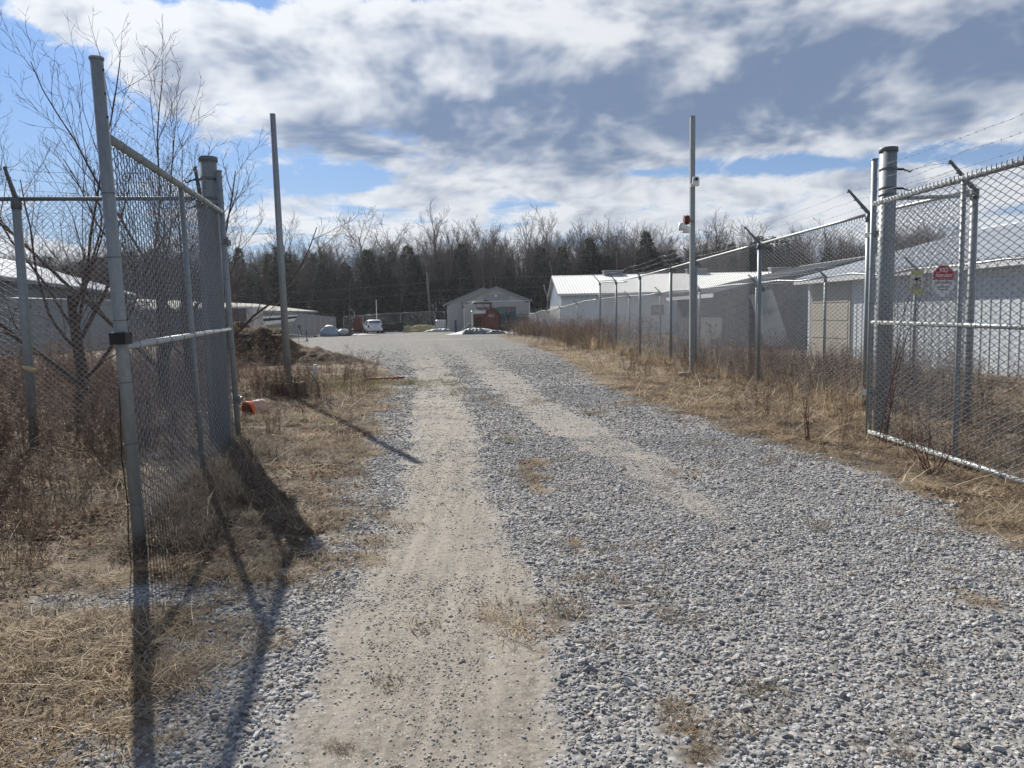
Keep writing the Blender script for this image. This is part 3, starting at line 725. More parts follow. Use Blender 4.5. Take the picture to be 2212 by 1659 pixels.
def barbed(p0, p1, sag=.0, step=.125, r=.0016, seed=0, pts=None):
    """two-strand wire with four-point barbs"""
    rng = np.random.default_rng(seed); p0 = np.array(p0, float); p1 = np.array(p1, float); L = np.linalg.norm(p1 - p0)
    mb = MB(); n = 14
    if pts is None:
        t = np.linspace(0, 1, n); P = p0 + (p1 - p0) * t[:, None]; P[:, 2] -= sag * 4 * t * (1 - t); P[1:-1] += rng.normal(0, .006, (n - 2, 3))
    else: P = np.array(pts, float); L = np.sum(np.linalg.norm(np.diff(P, axis=0), axis=1))
    mb.tube(P, r, 4, False)
    d = np.concatenate([[0], np.cumsum(np.linalg.norm(np.diff(P, axis=0), axis=1))])
    for q in np.arange(step * .5, L, step):
        c = np.array([np.interp(q, d, P[:, k]) for k in range(3)])
        for k in range(2):
            u = rng.normal(0, 1, 3); u /= np.linalg.norm(u); mb.tube([c - u * .016, c + u * .016], .0011, 3, False)
        a = (P[-1] - P[0]) / np.linalg.norm(P[-1] - P[0]); mb.tube([c - a * .009, c + a * .009], r * 1.9, 4, False)
    return mb

def pipe(name, a, b, r, m, parent, n=12): return part(name, MB().tube([a, b], r, n), m, parent, True)

def tie(mb, c, axis, r):
    """wire tie round a pipe"""
    c = np.array(c, float); a = np.array(axis, float); a /= np.linalg.norm(a)
    mb.tube([c - a * .003, c + a * .003], r + .004, 10, True)

def gate_leaf(name, label, hinge, latch, zt, zm, zb, lean, ext, brace_at, latch_plate):
    h = np.array(hinge, float); l = np.array(latch, float); d = l - h; L = float(np.hypot(d[0], d[1])); rz = math.atan2(d[1], d[0]); sl_ = (l[2] - h[2]) / L
    t = thing(name, label, 'gate', tuple(h), rot=(lean, 0, rz))
    def P(x, z): return (x, 0, z + sl_ * x)
    def post(x, r, top):
        o = part('post', MB().tube([P(x, zb - .06), P(x, top)], r, 14).tube([P(x, top - .002), P(x, top + .012)], r + .006, 14), 'galv', t, True)
        bd = MB()
        for z in np.arange(zb + .3, zt, .42): tie(bd, P(x, z), (0, 0, 1), r)
        part('tie_band', bd, 'galv_dark', o)['kind'] = 'stuff'
        hs = MB()
        for z in (top - .07, top - .22, top - .37): hs.disc(P(x - .002, z), (.35, 1, 0), .008, -(r + .004), 8); hs.disc(P(x, z), (.35, 1, 0), .008, r + .004, 8)
        part('bolt_hole', hs, 'black_iron', o)['kind'] = 'stuff'
    post(0.0, .034, zt + ext[0]); post(L, .041, zt + ext[1])
    for nm, z, r in (('top_rail', zt, .031), ('middle_rail', zm, .024), ('bottom_rail', zb, .029)):
        o = pipe(nm, P(.03, z), P(L - .03, z), r, 'galv_pale' if nm != 'top_rail' else 'galv', t)
        bd = MB()
        for x in np.arange(.25, L, .46): tie(bd, P(x, z), (1, 0, .12), r)
        part('wire_tie', bd, 'galv_dark', o)['kind'] = 'stuff'
    o = pipe('brace', P(brace_at, zb), P(brace_at, zt), .024, 'galv', t)
    bd = MB()
    for z in np.arange(zb + .25, zt, .40): tie(bd, P(brace_at, z), (0, 0, 1), .024)
    part('tie_band', bd, 'galv_pale', o)['kind'] = 'stuff'
    me = link_mesh(L - .1, zt - zb - .02, .0043, 4, 'wire')
    mo = link('mesh', me, t, (.05, -.036, zb + .02)); mo['kind'] = 'stuff'; mo.rotation_euler = (0, -math.atan(sl_), 0)
    for i, z in enumerate((zt + .42, zt + .27, zt + .13)):
        if z < zt + min(ext): part('barbed_wire', barbed(P(.03, z), P(L - .03, z), .02, seed=i + 3), 'wire', t)
    if latch_plate:
        mb = MB().box(L - .075, L + .085, -.05, .05, zm + .02 + sl_ * L, zm + .10 + sl_ * L).box(L - .14, L - .07, -.012, .012, zm + .03 + sl_ * L, zm + .09 + sl_ * L)
        part('latch', mb, 'black_iron', t)
        bz = [P(L + .03, zb + z_) for z_ in (1.12, .9, .62, .30, .02)]; bz = [(x - .012, -.046 + yy, z) for (x, y, z), yy in zip(bz, (.012, .0, -.012, .0, -.02))]
        part('cord', MB().tube(bz, .0042, 5), 'rubber_black', t)
    for z in (.55, zt - .35): part('hinge', MB().box(-.20, .045, .0, .05, z - .03, z + .03).tube([(-.02, .03, z - .06), (-.02, .03, z + .06)], .022, 10), 'galv_dark', t)
    return t
gate_leaf('gate_leaf', 'open chain-link gate leaf with black latch and dark cord on its end post', (-3.39, 9.42, .06), (-2.60, 5.21, 0), 2.83, 1.43, .05, .022, (.48, .48), 2.12, True)
gate_leaf('gate_leaf', 'open chain-link gate leaf in front of the warning signs', (4.37, 9.36, 0), (4.43, 5.35, -.02), 2.83, 1.42, .085, .0, (.52, .5), 1.80, False)

def gate_post(label, x, y, hgt, r, side):
    t = thing('gate_post', label, 'post', (x, y, 0))
    o = part('post', MB().tube([(0, 0, -.05), (0, 0, hgt)], r, 24), 'galv', t, True)
    part('cap', MB().lathe([(0, hgt + .028), (r + .008, hgt + .02), (r + .012, hgt), (r + .012, hgt - .035), (r + .002, hgt - .036)], 24), 'galv_dark', t, True)
    for z in (hgt - .24, hgt - .47, hgt - .55):
        b = part('strap', MB().lathe([(r + .001, z - .018), (r + .006, z - .017), (r + .006, z + .017), (r + .001, z + .018)], 24), 'galv_dark', t, True)
        hk = MB().box(min(side * r, side * (r + .09)), max(side * r, side * (r + .09)), -.012, .012, z - .012, z + .012)
        hk.tube([(side * (r + .08), 0, z), (side * (r + .13), -.01, z - .02), (side * (r + .17), 0, z - .035), (side * (r + .20), 0, z - .01)], .009, 6)
        part('turnbuckle', hk, 'black_iron', b)
    return t
gate_post('thick round galvanised gate post beside the warning signs', 4.66, 9.62, 3.52, .098, 1)
gate_post('thick round galvanised gate post behind the cord-hung gate leaf', -3.60, 9.46, 3.53, .098, -1)

def fence(name, label, pts, tops, r=.045, arm=(-.33, 0, .37), arm_from=.0, mesh_h=None, m='wire', dia=DIA, wr=.0043, rail=True, strands=True, cap='galv_dark', gap=None, sides=3, pm='galv', wavy=0.0, rr=.024, rm='galv_pale'):
    """posts, top rail, woven mesh and outriggers with three strands of barbed wire"""
    t = thing(name, label, 'fence', (0, 0, 0)); n = len(pts); A = []
    rng = np.random.default_rng(len(label))
    for i, (x, y) in enumerate(pts):
        zg = float(gh(x, y)); zt = tops[i]
        o = part('post', MB().tube([(x, y, zg - .05), (x, y, zt - .03)], r, 12), pm, t, True)
        mb = MB().tube([(x, y, zt - .12), (x, y, zt + .015)], r + .007, 12)
        part('cap', mb, cap, o, True)
        if arm is not None:
            a = np.array(arm) * (1 + rng.normal(0, .02)); b = np.array([x, y, zt]); e = b + a; A.append((b, e))
            u = np.cross(a / np.linalg.norm(a), (0, 1, 0)) if abs(arm[0]) > .1 else np.array([0, .7, .7]); s_ = np.array([0, 1, 0]) if abs(arm[0]) > .1 else np.array([1, 0, 0])
            am = MB(); w = .024
            am.add([b - u * w - s_ * .02, b + u * w - s_ * .02, b + u * w + s_ * .02, b - u * w + s_ * .02, e - u * .012 - s_ * .014, e + u * .012 - s_ * .014, e + u * .012 + s_ * .014, e - u * .012 + s_ * .014],
                   [(0, 1, 2, 3), (7, 6, 5, 4), (0, 4, 5, 1), (1, 5, 6, 2), (2, 6, 7, 3), (3, 7, 4, 0)])
            for f in (.3, .62, .94): am.disc(b + a * f + u * .02, u, .012, .018, 6)
            part('arm', am, 'galv_dark', o)
    for i in range(n - 1):
        (x0, y0), (x1, y1) = pts[i], pts[i + 1]; L = math.hypot(x1 - x0, y1 - y0); rz = math.atan2(y1 - y0, x1 - x0)
        z0, z1 = tops[i], tops[i + 1]
        if rail:
            q = [np.array([x0, y0, z0]), np.array([x1, y1, z1])]
            if gap is not None and i == gap:
                part('top_rail', MB().tube([q[0], q[0] + (q[1] - q[0]) * .40], rr, 10), 'galv_pale', t, True)
                part('top_rail', MB().tube([q[0] + (q[1] - q[0]) * .52 + np.array([0, 0, -.10]), q[1] + np.array([0, 0, -.02])], rr, 10), 'galv_pale', t, True)
            else:
                P = [q[0] + (q[1] - q[0]) * f + np.array([0, 0, wavy * sin(f * pi) * rng.normal(0, 1)]) for f in (0, .33, .66, 1)]
                part('top_rail', MB().tube(P, rr, 10), rm, t, True)
        g0, g1 = float(gh(x0, y0)) + .03, float(gh(x1, y1)) + .03
        hm = (mesh_h or ((z0 - g0) + (z1 - g1)) / 2 - .03)
        spans = max(1, int(round(L / 4.2))); hq = round(hm * 10) / 10
        me = link_mesh(3.7, hq, wr, sides, m, dia)
        for k in range(spans):
            f = k / spans; mo = link('mesh', me, t, (x0 + (x1 - x0) * f, y0 + (y1 - y0) * f, g0 + (g1 - g0) * f)); mo['kind'] = 'stuff'
            zs = ((z0 - g0) + (z1 - z0 - g1 + g0) * (k + .5) / spans - .03) / hq if mesh_h is None else mesh_h / hq
            mo.scale = (L / spans / 3.7, 1, zs); mo.rotation_euler = (0, -math.atan2(z1 - z0, L), rz)
        if arm is not None and strands:
            for k, f in enumerate((.3, .62, .94)):
                a = A[i][0] + (A[i][1] - A[i][0]) * f; b = A[i + 1][0] + (A[i + 1][1] - A[i + 1][0]) * f
                part('barbed_wire', barbed(a, b, .05 + .1 * (f < .5) * (wavy > 0), seed=i * 5 + k, step=.13 if y0 < 40 else .4), 'wire', t)
    return t

def fx(y): return 6.26 - .06 * y
ys_ = [9.87, 12.0, 16.4, 20.9, 23.4, 27.5, 31.8, 35.6]
fence('chain_link_fence', 'long barbed-wire chain-link fence running beside the drive from the warning signs', [(5.88, 9.87)] + [(fx(y), y) for y in ys_[1:]],
      [3.05, 3.03, 2.98, 2.93, 2.90, 2.86, 2.86, 2.98], gap=5)
# short closing panel that carries the signs
t = thing('sign_fence', 'short chain-link panel carrying two warning signs next to the thick gate post', 'fence', (4.76, 9.64, 0), math.atan2(.21, 1.06))
pipe('top_rail', (.0, 0, 2.93), (1.06, 0, 2.98), .024, 'galv_pale', t)
mo = link('mesh', link_mesh(1.08, 2.9, .0029, 3, 'wire'), t, (0, -.03, .04)); mo['kind'] = 'stuff'
for i, (a, b) in enumerate(((3.27, 3.40), (3.04, 3.28), (2.96, 3.16))):
    part('barbed_wire', barbed((.12, 0, a), (.82, 0, b), .0, seed=40 + i), 'wire', t)

sec = [(9.6, 13.5), (8.9, 17), (8.3, 20.4), (7.7, 24.2), (7.1, 29), (6.6, 34), (6.0, 39), (5.2, 45), (4.5, 52), (3.8, 59), (3.1, 66), (2.4, 73), (1.9, 80)]
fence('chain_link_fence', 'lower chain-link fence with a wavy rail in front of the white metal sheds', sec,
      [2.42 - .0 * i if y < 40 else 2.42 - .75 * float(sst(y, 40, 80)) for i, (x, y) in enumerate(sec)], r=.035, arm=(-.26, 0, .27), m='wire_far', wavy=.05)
fence('chain_link_fence', 'barbed-wire chain-link fence beside the small bare tree, fixed to the thick gate post', [(-8.9, 9.15), (-5.78, 9.2), (-3.70, 9.42)], [3.08, 3.06, 3.06], r=.05, arm=(.05, -.25, .33), rm='galv_dark')  # top rail in darker metal, its shade put into the colour
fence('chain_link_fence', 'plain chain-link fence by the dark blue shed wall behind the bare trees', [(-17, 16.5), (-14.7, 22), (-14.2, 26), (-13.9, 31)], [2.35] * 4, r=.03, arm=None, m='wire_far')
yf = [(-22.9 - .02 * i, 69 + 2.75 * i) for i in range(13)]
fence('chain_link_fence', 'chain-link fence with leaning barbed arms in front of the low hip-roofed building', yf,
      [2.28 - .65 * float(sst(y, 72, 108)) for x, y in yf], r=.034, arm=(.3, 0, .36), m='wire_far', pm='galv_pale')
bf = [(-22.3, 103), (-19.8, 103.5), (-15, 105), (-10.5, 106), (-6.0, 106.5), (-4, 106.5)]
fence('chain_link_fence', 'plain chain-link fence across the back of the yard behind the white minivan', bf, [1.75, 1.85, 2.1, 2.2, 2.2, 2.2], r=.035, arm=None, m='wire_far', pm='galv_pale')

# signs
def sign(label, x, z, poly, m, loc, rz):
    t = thing('warning_sign', label, 'sign', loc, rz)
    part('plate', MB().prism(poly, -.0015, .0015), m, t); return t
rz = math.atan2(.21, 1.06)
t = sign('small yellow and cream video surveillance sign wired to the mesh panel', 0, 0, [(-.092, -.145), (.092, -.145), (.092, .145), (-.092, .145)], 'sign_yellow', (5.07, 9.655, 1.905), rz)
part('band', MB().prism([(-.088, -.088), (.088, -.088), (.088, .085), (-.088, .085)], -.0035, -.0017), 'sign_cream', t)
cm = MB().prism([(-.050, .028), (-.030, .050), (.045, .062), (.050, .040), (.020, .022), (-.020, .018)], -.0055, -.0037).prism([(-.012, .020), (.004, .024), (.012, -.006), (-.004, -.006)], -.0055, -.0038).prism([(.018, .024), (.034, .030), (.060, .006), (.044, -.004)], -.0055, -.0039)
part('camera_symbol', cm, 'print_black', t)
for body, z, s_ in (('24 HOUR', -.028, .031), ('VIDEO', -.052, .030), ('SURVEILLANCE', -.075, .023)): text(body, s_, 'print_black', t, (0, -.0042, z), (pi / 2, 0, 0), bold=.0006)
oc = [(-.065, -.195), (.065, -.195), (.155, -.08), (.155, .095), (.065, .195), (-.065, .195), (-.155, .095), (-.155, -.08)]
t = sign('octagonal red and white no trespassing sign wired to the mesh panel', 0, 0, oc, 'sign_white', (5.44, 9.728, 1.915), rz)
part('red_field', MB().prism([(-.151, .012), (.151, .012), (.151, .093), (.063, .191), (-.063, .191), (-.151, .093)], -.0035, -.0017), 'sign_red', t)
text('NO', .075, 'sign_white', t, (0, -.0042, .135), (pi / 2, 0, 0), bold=.002)
text('TRESPASSING', .050, 'sign_white', t, (0, -.0042, .063), (pi / 2, 0, 0), sx=.80, bold=.001)
text('PRIVATE PROPERTY', .036, 'print_black', t, (0, -.0024, -.022), (pi / 2, 0, 0), sx=.78, bold=.001)
text('VIOLATORS WILL BE', .026, 'print_black', t, (0, -.0024, -.075), (pi / 2, 0, 0), sx=.8, bold=.0006)
text('PROSECUTED', .026, 'print_black', t, (0, -.0024, -.110), (pi / 2, 0, 0), sx=.8, bold=.0006)

# ------------------------------------------------------------------ poles
t = thing('light_pole', 'bare leaning steel pole on a round concrete footing beside the dirt heap', 'pole', (-4.46, 15.3, 0), rot=(0, -.013, 0))
part('footing', MB().lathe([(.36, -.1), (.36, .30), (.345, .335), (.0, .335)], 28), 'concrete', t)
part('shaft', MB().tube([(0, 0, .33), (0, 0, 5.55)], [.072, .056], 16), 'galv', t, True)
part('base_plate', MB().bbox(-.13, .13, -.13, .13, .335, .355, .004), 'galv_dark', t)
for a in (.8, 2.4, 3.9, 5.5): part('anchor_bolt', MB().tube([(.15 * cos(a), .15 * sin(a), .33), (.15 * cos(a), .15 * sin(a), .44)], .012, 6), 'black_iron', t)
t = thing('conduit', 'pale plastic conduit stub leaning beside the round concrete footing', 'conduit', (-4.1, 15.6, 0))
part('pipe', MB().tube([(0, 0, -.05), (.06, 0, .35), (.12, 0, .66)], .035, 10), 'dirty_white', t, True)

t = thing('camera_pole', 'tall square steel pole with camera and floodlights beside the fence', 'pole', (4.36, 18.56, 0))
part('shaft', MB().tube([(0, 0, -.02), (0, 0, 6.14)], .078, 4, square=True), 'galv', t)
part('cap', MB().box(-.058, .058, -.058, .058, 6.14, 6.152), 'galv_dark', t)
part('footing', MB().bbox(-.2, .2, -.2, .2, -.1, .05, .02), 'concrete', t)
t = thing('security_camera', 'white security camera box high on the square pole', 'camera', (4.36, 18.48, 4.62))
part('housing', MB().bbox(-.03, .13, -.10, .0, -.10, .12, .02), 'white_plastic', t); part('lens', MB().lathe([(.035, .0), (.035, -.05), (.0, -.055)], 14, (.05, -.10, .05), 'y'), 'black_plastic', t)
part('bracket', MB().bbox(-.06, .03, -.05, .02, -.12, -.03, .01), 'dirty_white', t)
t = thing('floodlight', 'twin-head floodlight with a rusty hood on the square pole', 'light', (4.36, 18.48, 3.66))
part('hood', MB().lathe([(.02, .05), (.105, .02), (.115, -.10), (.10, -.10)], 18, (-.13, -.06, .08), 'x'), 'red_rust', t, True)
part('ring', MB().lathe([(.118, .0), (.124, -.02), (.118, -.04)], 18, (-.16, -.06, .08), 'x'), 'black_plastic', t, True)
part('lamp_head', MB().lathe([(.0, -.02), (.10, -.01), (.085, .12), (.04, .16)], 16, (-.33, -.05, -.07), 'x'), 'white_plastic', t, True)
part('lamp_head', MB().lathe([(.0, .0), (.09, .0), (.08, .13), (.03, .16)], 16, (-.17, -.05, -.22), 'z'), 'white_plastic', t, True)
part('bracket', MB().tube([(0, -.02, .05), (-.12, -.04, .04), (-.22, -.05, -.05)], .018, 8), 'galv_dark', t)
t = thing('concrete_marker', 'small pale concrete stub at the foot of the square pole', 'marker', (4.05, 18.0, 0))
part('block', MB().lathe([(.14, -.05), (.14, .14), (.12, .17), (0, .17)], 16), 'concrete', t)

# orange pails
def pail(label, loc, rot, r=.15, h=.36):
    t = thing('plastic_pail', label, 'bucket', loc, rot=rot)
    part('body', MB().lathe([(0, 0), (r * .86, 0), (r * .90, .02), (r * .98, h - .05)], 28), 'orange_pale', t, True)
    part('rim', MB().lathe([(r * .93, h - .07), (r * 1.05, h - .06), (r * 1.06, h), (r * .99, h + .004), (r * .93, h - .02)], 28), 'orange', t, True)
    part('inside', MB().lathe([(r * .92, h - .01), (r * .86, .03), (0, .025)], 28), 'red_rust', t, True)
    part('handle', MB().tube([(r * 1.05 * cos(a), r * 1.05 * sin(a) * .5 - .03, h - .03 + .02 * sin(a)) for a in np.linspace(.1, pi - .1, 10)], .003, 5), 'galv_dark', t)
pail('faded orange plastic pail tipped over behind the cord-hung gate leaf', (-4.10, 12.62, .16), (radians(98), 0, radians(-38)), .155, .32)

# ------------------------------------------------------------------ dirt heap
def build_heap():
    xs = np.linspace(-14, -3.6, 130); ys = np.linspace(22, 30.5, 90); XX, YY = np.meshgrid(xs, ys); Z = gh(XX, YY) + heap(XX, YY) - .02
    g = mat('heap_soil'); p = g.pos(); n = g.noise(p, 9, 6, .7); n2 = g.noise(p, 1.2, 4)
    c = g.mix(g.ss(n, .35, .7), (.030, .022, .016), (.15, .11, .075)); c = g.mix(g.ss(n2, .52, .66) * .6, c, (.30, .22, .12))
    g.out(g.bsdf(c, .95, 0, g.bump(n, .9, .06), .2))
    mb = MB(); mb.grid(np.stack([XX, YY, Z], -1), len(xs), len(ys)); o = link('dirt_heap', mb.mesh('dirt_heap', 'heap_soil', True))
    tag(o, 'overgrown heap of dark soil behind the left steel pole', 'dirt heap')
build_heap()

# ------------------------------------------------------------------ sheds
_pan = {}
def panel_mesh(w, h0, h1, m, ribs=4, d=.014):
    """one sheet of ribbed cladding, x across, z up, outside towards -y; the top edge may slope"""
    key = (round(w, 2), round(h0, 2), round(h1, 2), m, ribs, d)
    if key in _pan: return _pan[key]
    X_ = [0.0]; Y_ = [0.0]; p = w / ribs
    for k in range(ribs):
        c = (k + .5) * p
        X_ += [c - .045, c - .02, c + .02, c + .045]; Y_ += [0, -d, -d, 0]
    X_.append(w - .004); Y_.append(0)
    V = []; F = []; n = len(X_)
    for x, y in zip(X_, Y_): V += [(x, y, 0), (x, y, h0 + (h1 - h0) * x / w)]
    for i in range(n - 1): F.append((2 * i, 2 * i + 2, 2 * i + 3, 2 * i + 1))
    V += [(0, .012, 0), (0, .012, h0), (w - .004, .012, 0), (w - .004, .012, h1)]
    q = 2 * n; F += [(q + 2, q, q + 1, q + 3), (0, 1, q + 1, q), (2 * n - 1, 2 * n - 2, q + 2, q + 3)]
    me = MB().add(V, F).mesh('siding_panel', m); _pan[key] = me; return me

def clad(parent, a, b, z0, top, m, pw=.92, ribs=3, name='siding_panel', d=.014):
    """sheets along the wall from a to b (outside on the right-hand side of a->b); top(s) gives the height"""
    a = np.array(a, float); b = np.array(b, float); L = np.linalg.norm(b - a); n = max(1, int(round(L / pw))); w = L / n; rz = math.atan2(b[1] - a[1], b[0] - a[0])
    for i in range(n):
        h0, h1 = top(i * w) - z0, top((i + 1) * w) - z0
        hm = top((i + .5) * w) - z0
        c = a + (b - a) * i / n; link(name, panel_mesh(w, h0, h1, m, ribs, d), parent, (c[0], c[1], z0), (0, 0, rz))

def gable(label, loc, rz, W, L, eave, ridge, zg=0.0, ov=.35, wall='siding_white', roof='roof_metal', trim='fascia_white', rw=None, sides='fl', rx=None, pw=.92, name='shed', front_ov=.3):
    """gabled metal shed: x across the front gable (at y=0), y along the ridge"""
    t = thing(name, label, 'shed', (loc[0], loc[1], 0), rz); rx = W / 2 if rx is None else rx; e = eave; h = ridge
    part('wall', MB().prism([(.02, zg - .2), (W - .02, zg - .2), (W - .02, e - .02), (rx, h - .02), (.02, e - .02)], .02, L - .02), 'siding_slate' if 'slate' in wall else 'trim_grey', t)
    def gt(s): return e + (h - e) * (s / rx if s < rx else (W - s) / (W - rx)) - .03
    if 'f' in sides: clad(t, (0, 0), (W, 0), zg, gt, wall, pw)
    if 'l' in sides: clad(t, (0, L), (0, 0), zg, lambda s: e - .03, wall, pw)
    if 'r' in sides: clad(t, (W, 0), (W, L), zg, lambda s: e - .03, wall, pw)
    for sgn, x0, xr in ((1, 0.0, rx), (-1, W, rx)):
        run = abs(xr - x0); sl = math.hypot(run + ov, (h - e) * (run + ov) / run); an = math.atan2(h - e, run)
        n = max(1, int(round((L + 2 * front_ov) / pw))); w = (L + 2 * front_ov) / n
        rp = part('roof', MB().prism([(x0 - sgn * ov, e - ov * (h - e) / run - .0), (xr, h), (xr, h + .03), (x0 - sgn * ov, e - ov * (h - e) / run + .03)], -front_ov, L + front_ov), trim, t)
        me = panel_mesh(w, sl, sl, roof, 4, .035)
        for i in range(n):
            # sheet x runs along the ridge, sheet z up the slope, ribs outwards
            if sgn == 1: ex, ez = Vector((0, -1, 0)), Vector((cos(an), 0, sin(an))); org = Vector((x0 - ov, -front_ov + (i + 1) * w, e - ov * (h - e) / run + .045))
            else: ex, ez = Vector((0, 1, 0)), Vector((-cos(an), 0, sin(an))); org = Vector((x0 + ov, -front_ov + i * w, e - ov * (h - e) / run + .045))
            ey = ez.cross(ex); mt = Matrix((ex, ey, ez)).transposed().to_4x4(); mt.translation = org
            o = link('roof_panel', me, rp); o.matrix_basis = mt
        ez_ = e - ov * (h - e) / run
        part('fascia', MB().box(min(x0 - sgn * ov, x0 - sgn * (ov + .025)), max(x0 - sgn * ov, x0 - sgn * (ov + .025)), -front_ov, L + front_ov, ez_ - .13, ez_ + .03), trim, rp)
        part('soffit', MB().box(min(x0 - sgn * (ov - .001), x0 - sgn * .022), max(x0 - sgn * (ov - .001), x0 - sgn * .022), -front_ov, L + front_ov, ez_ - .05, ez_ - .03), trim, rp)
        # rake board on the front gable
        part('rake_trim', MB().prism([(x0 - sgn * ov, ez_ - .14), (xr, h - .14), (xr, h + .05), (x0 - sgn * ov, ez_ + .05)], -front_ov - .03, -front_ov), rw or trim, rp)
    part('ridge_cap', MB().prism([(rx - .18, h - .01 + .04), (rx, h + .10), (rx + .18, h - .01 + .04), (rx, h + .07)], -front_ov, L + front_ov), roof, t)
    return t

# white barn wall on the right behind the gate leaf
rzB = .0705
tB = gable('low white metal shed behind the right gate leaf with a ribbed pale roof', (11.35, 8.0), rzB, 12, 18.2, 2.63, 4.12, 0, .35, sides='fl', wall='siding_white', roof='roof_metal')
part('trim', MB().box(-.045, -.022, .0, 18.2, 2.40, 2.52), 'fascia_white', tB)
d = part('door', MB().bbox(-.05, -.024, 15.3, 17.9, .0, 2.38, .006), 'door_beige', tB)
for k in range(4): part('door_panel', MB().bbox(-.062, -.0505, 15.42, 17.78, .10 + .56 * k, .60 + .56 * k, .005), 'door_beige', d)
for px_ in (10.6, 12.6):
    c_ = part('chimney', MB().lathe([(.10, 3.9), (.10, 5.0)], 12, (4.2, px_, 0)), 'galv_dark', tB); part('cap', MB().lathe([(.16, 5.02), (.17, 5.08), (.02, 5.2)], 12, (4.2, px_, 0)), 'galv_dark', c_)
# slate shed with its shaded gable turned to the drive
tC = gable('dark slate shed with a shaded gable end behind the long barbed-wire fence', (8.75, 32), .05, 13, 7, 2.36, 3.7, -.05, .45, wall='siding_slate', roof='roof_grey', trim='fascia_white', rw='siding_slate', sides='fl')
part('door', MB().bbox(2.6, 5.4, -.05, -.022, -.05, 2.0, .006), 'door_navy', tC)
part('door', MB().bbox(.55, 1.5, -.05, -.022, -.05, 2.05, .006), 'door_navy', tC)
t = thing('leaning_sheet', 'white corrugated sheet leaning against the dark slate shed', 'sheet', (10.35, 31.2, 0), .1, rot=(radians(-12), radians(-14), .1))
part('sheet', MB().box(0, 1.0, -.01, .01, 0, 2.3), 'tarp_white', t)

# long white barn across the far right
tD = gable('long white barn with a ribbed white roof and roof vents at the far right', (4.6, 70), 0, 20, 36, 3.45, 5.45, -.5, .4, wall='siding_grey', roof='roof_white', trim='fascia_white', sides='', name='barn') if False else None
def far_barn():
    # ridge runs left to right: build across and turn a quarter
    t = gable('long white barn with ribbed roof and roof vents beyond the fences', (4.6, 90), -pi / 2, 20, 38, 3.40, 5.40, -.5, .45, wall='siding_white', roof='roof_white', trim='fascia_white', rw='trim_grey', sides='fr', name='barn', pw=1.1)
    for k in range(4):
        y = 5.0 + 8.6 * k
        v = part('roof_vent', MB().bbox(9.5, 10.5, y, y + 2.0, 5.35, 5.82, .05), 'roof_grey', t); part('vent_cap', MB().bbox(9.4, 10.6, y - .05, y + 2.05, 5.82, 5.90, .02), 'galv_pale', v)
    part('wainscot', MB().box(.0, 20.0, -.03, -.022, -.5, 2.4), 'siding_grey', t)
    for k in range(3):
        w_ = part('window', MB().bbox(20.03, 20.07, 8 + 9 * k, 9.4 + 9 * k, 1.2, 2.3, .01), 'fascia_white', t); part('pane', MB().box(20.07, 20.08, 8.1 + 9 * k, 9.3 + 9 * k, 1.28, 2.22), 'glass_dark', w_)
far_barn()

# small grey double-gabled garage at the end of the drive
def garage():
    zg = -.5
    t = gable('small grey garage with a dark roller door at the end of the drive', (-5.75, 95), 0, 8.1, 10, 3.33, 4.98, zg, .35, wall='siding_grey', roof='roof_grey', trim='trim_grey', sides='flr', name='garage', pw=1.0)
    part('trim', MB().box(-.02, 8.12, -.05, -.023, 3.20, 3.30), 'fascia_white', t)
    for x in (-.03, 8.03): part('corner_trim', MB().box(x, x + .10, -.05, -.022, zg, 3.2), 'fascia_white', t)
    d = part('door', MB().box(1.65, 6.40, -.06, -.023, zg, 2.45), 'door_navy', t)
    for k in range(5): part('door_panel', MB().bbox(1.72, 6.33, -.078, -.0605, zg + .06 + k * .58, zg + .60 + k * .58, .01), 'door_navy' if k < 4 else 'door_brown', d)
    part('header', MB().box(1.55, 6.5, -.07, -.024, 2.452, 2.56), 'door_brown', t)
    part('sign_board', MB().bbox(2.45, 5.60, -.06, -.023, 3.32, 4.05, .01), 'panel_grey', t)
    l_ = part('lamp', MB().lathe([(.18, 0), (.14, -.12), (0, -.15)], 12, (3.95, -.06, 3.9), 'y'), 'white_plastic', t, True)
    for x in (.4, 7.7): part('lamp', MB().bbox(x - .08, x + .08, -.16, -.05, 3.02, 3.16, .02), 'black_plastic', t)
    dp = part('downpipe', MB().box(-.14, -.04, -.12, -.02, 2.6, 3.3).box(-.18, .02, -.16, -.02, 2.5, 2.62), 'black_plastic', t)
    r = gable('grey rear wing of the garage showing at its side', (-8.35, 101.5), 0, 9.6, 9, 3.2, 5.1, zg, .35, wall='siding_grey', roof='roof_grey', trim='trim_grey', sides='fl', name='garage', pw=1.0)
    part('lamp', MB().bbox(.12, .28, -.15, -.03, 2.95, 3.08, .02), 'black_plastic', r)
garage()

# dark blue shed on the left
tL = gable('long dark blue shed with a pale roof behind the bare trees', (-31.5, 14.0), .265, 14, 46, 3.75, 6.0, 0, .45, wall='siding_blue', roof='roof_metal', trim='trim_grey', sides='fr')
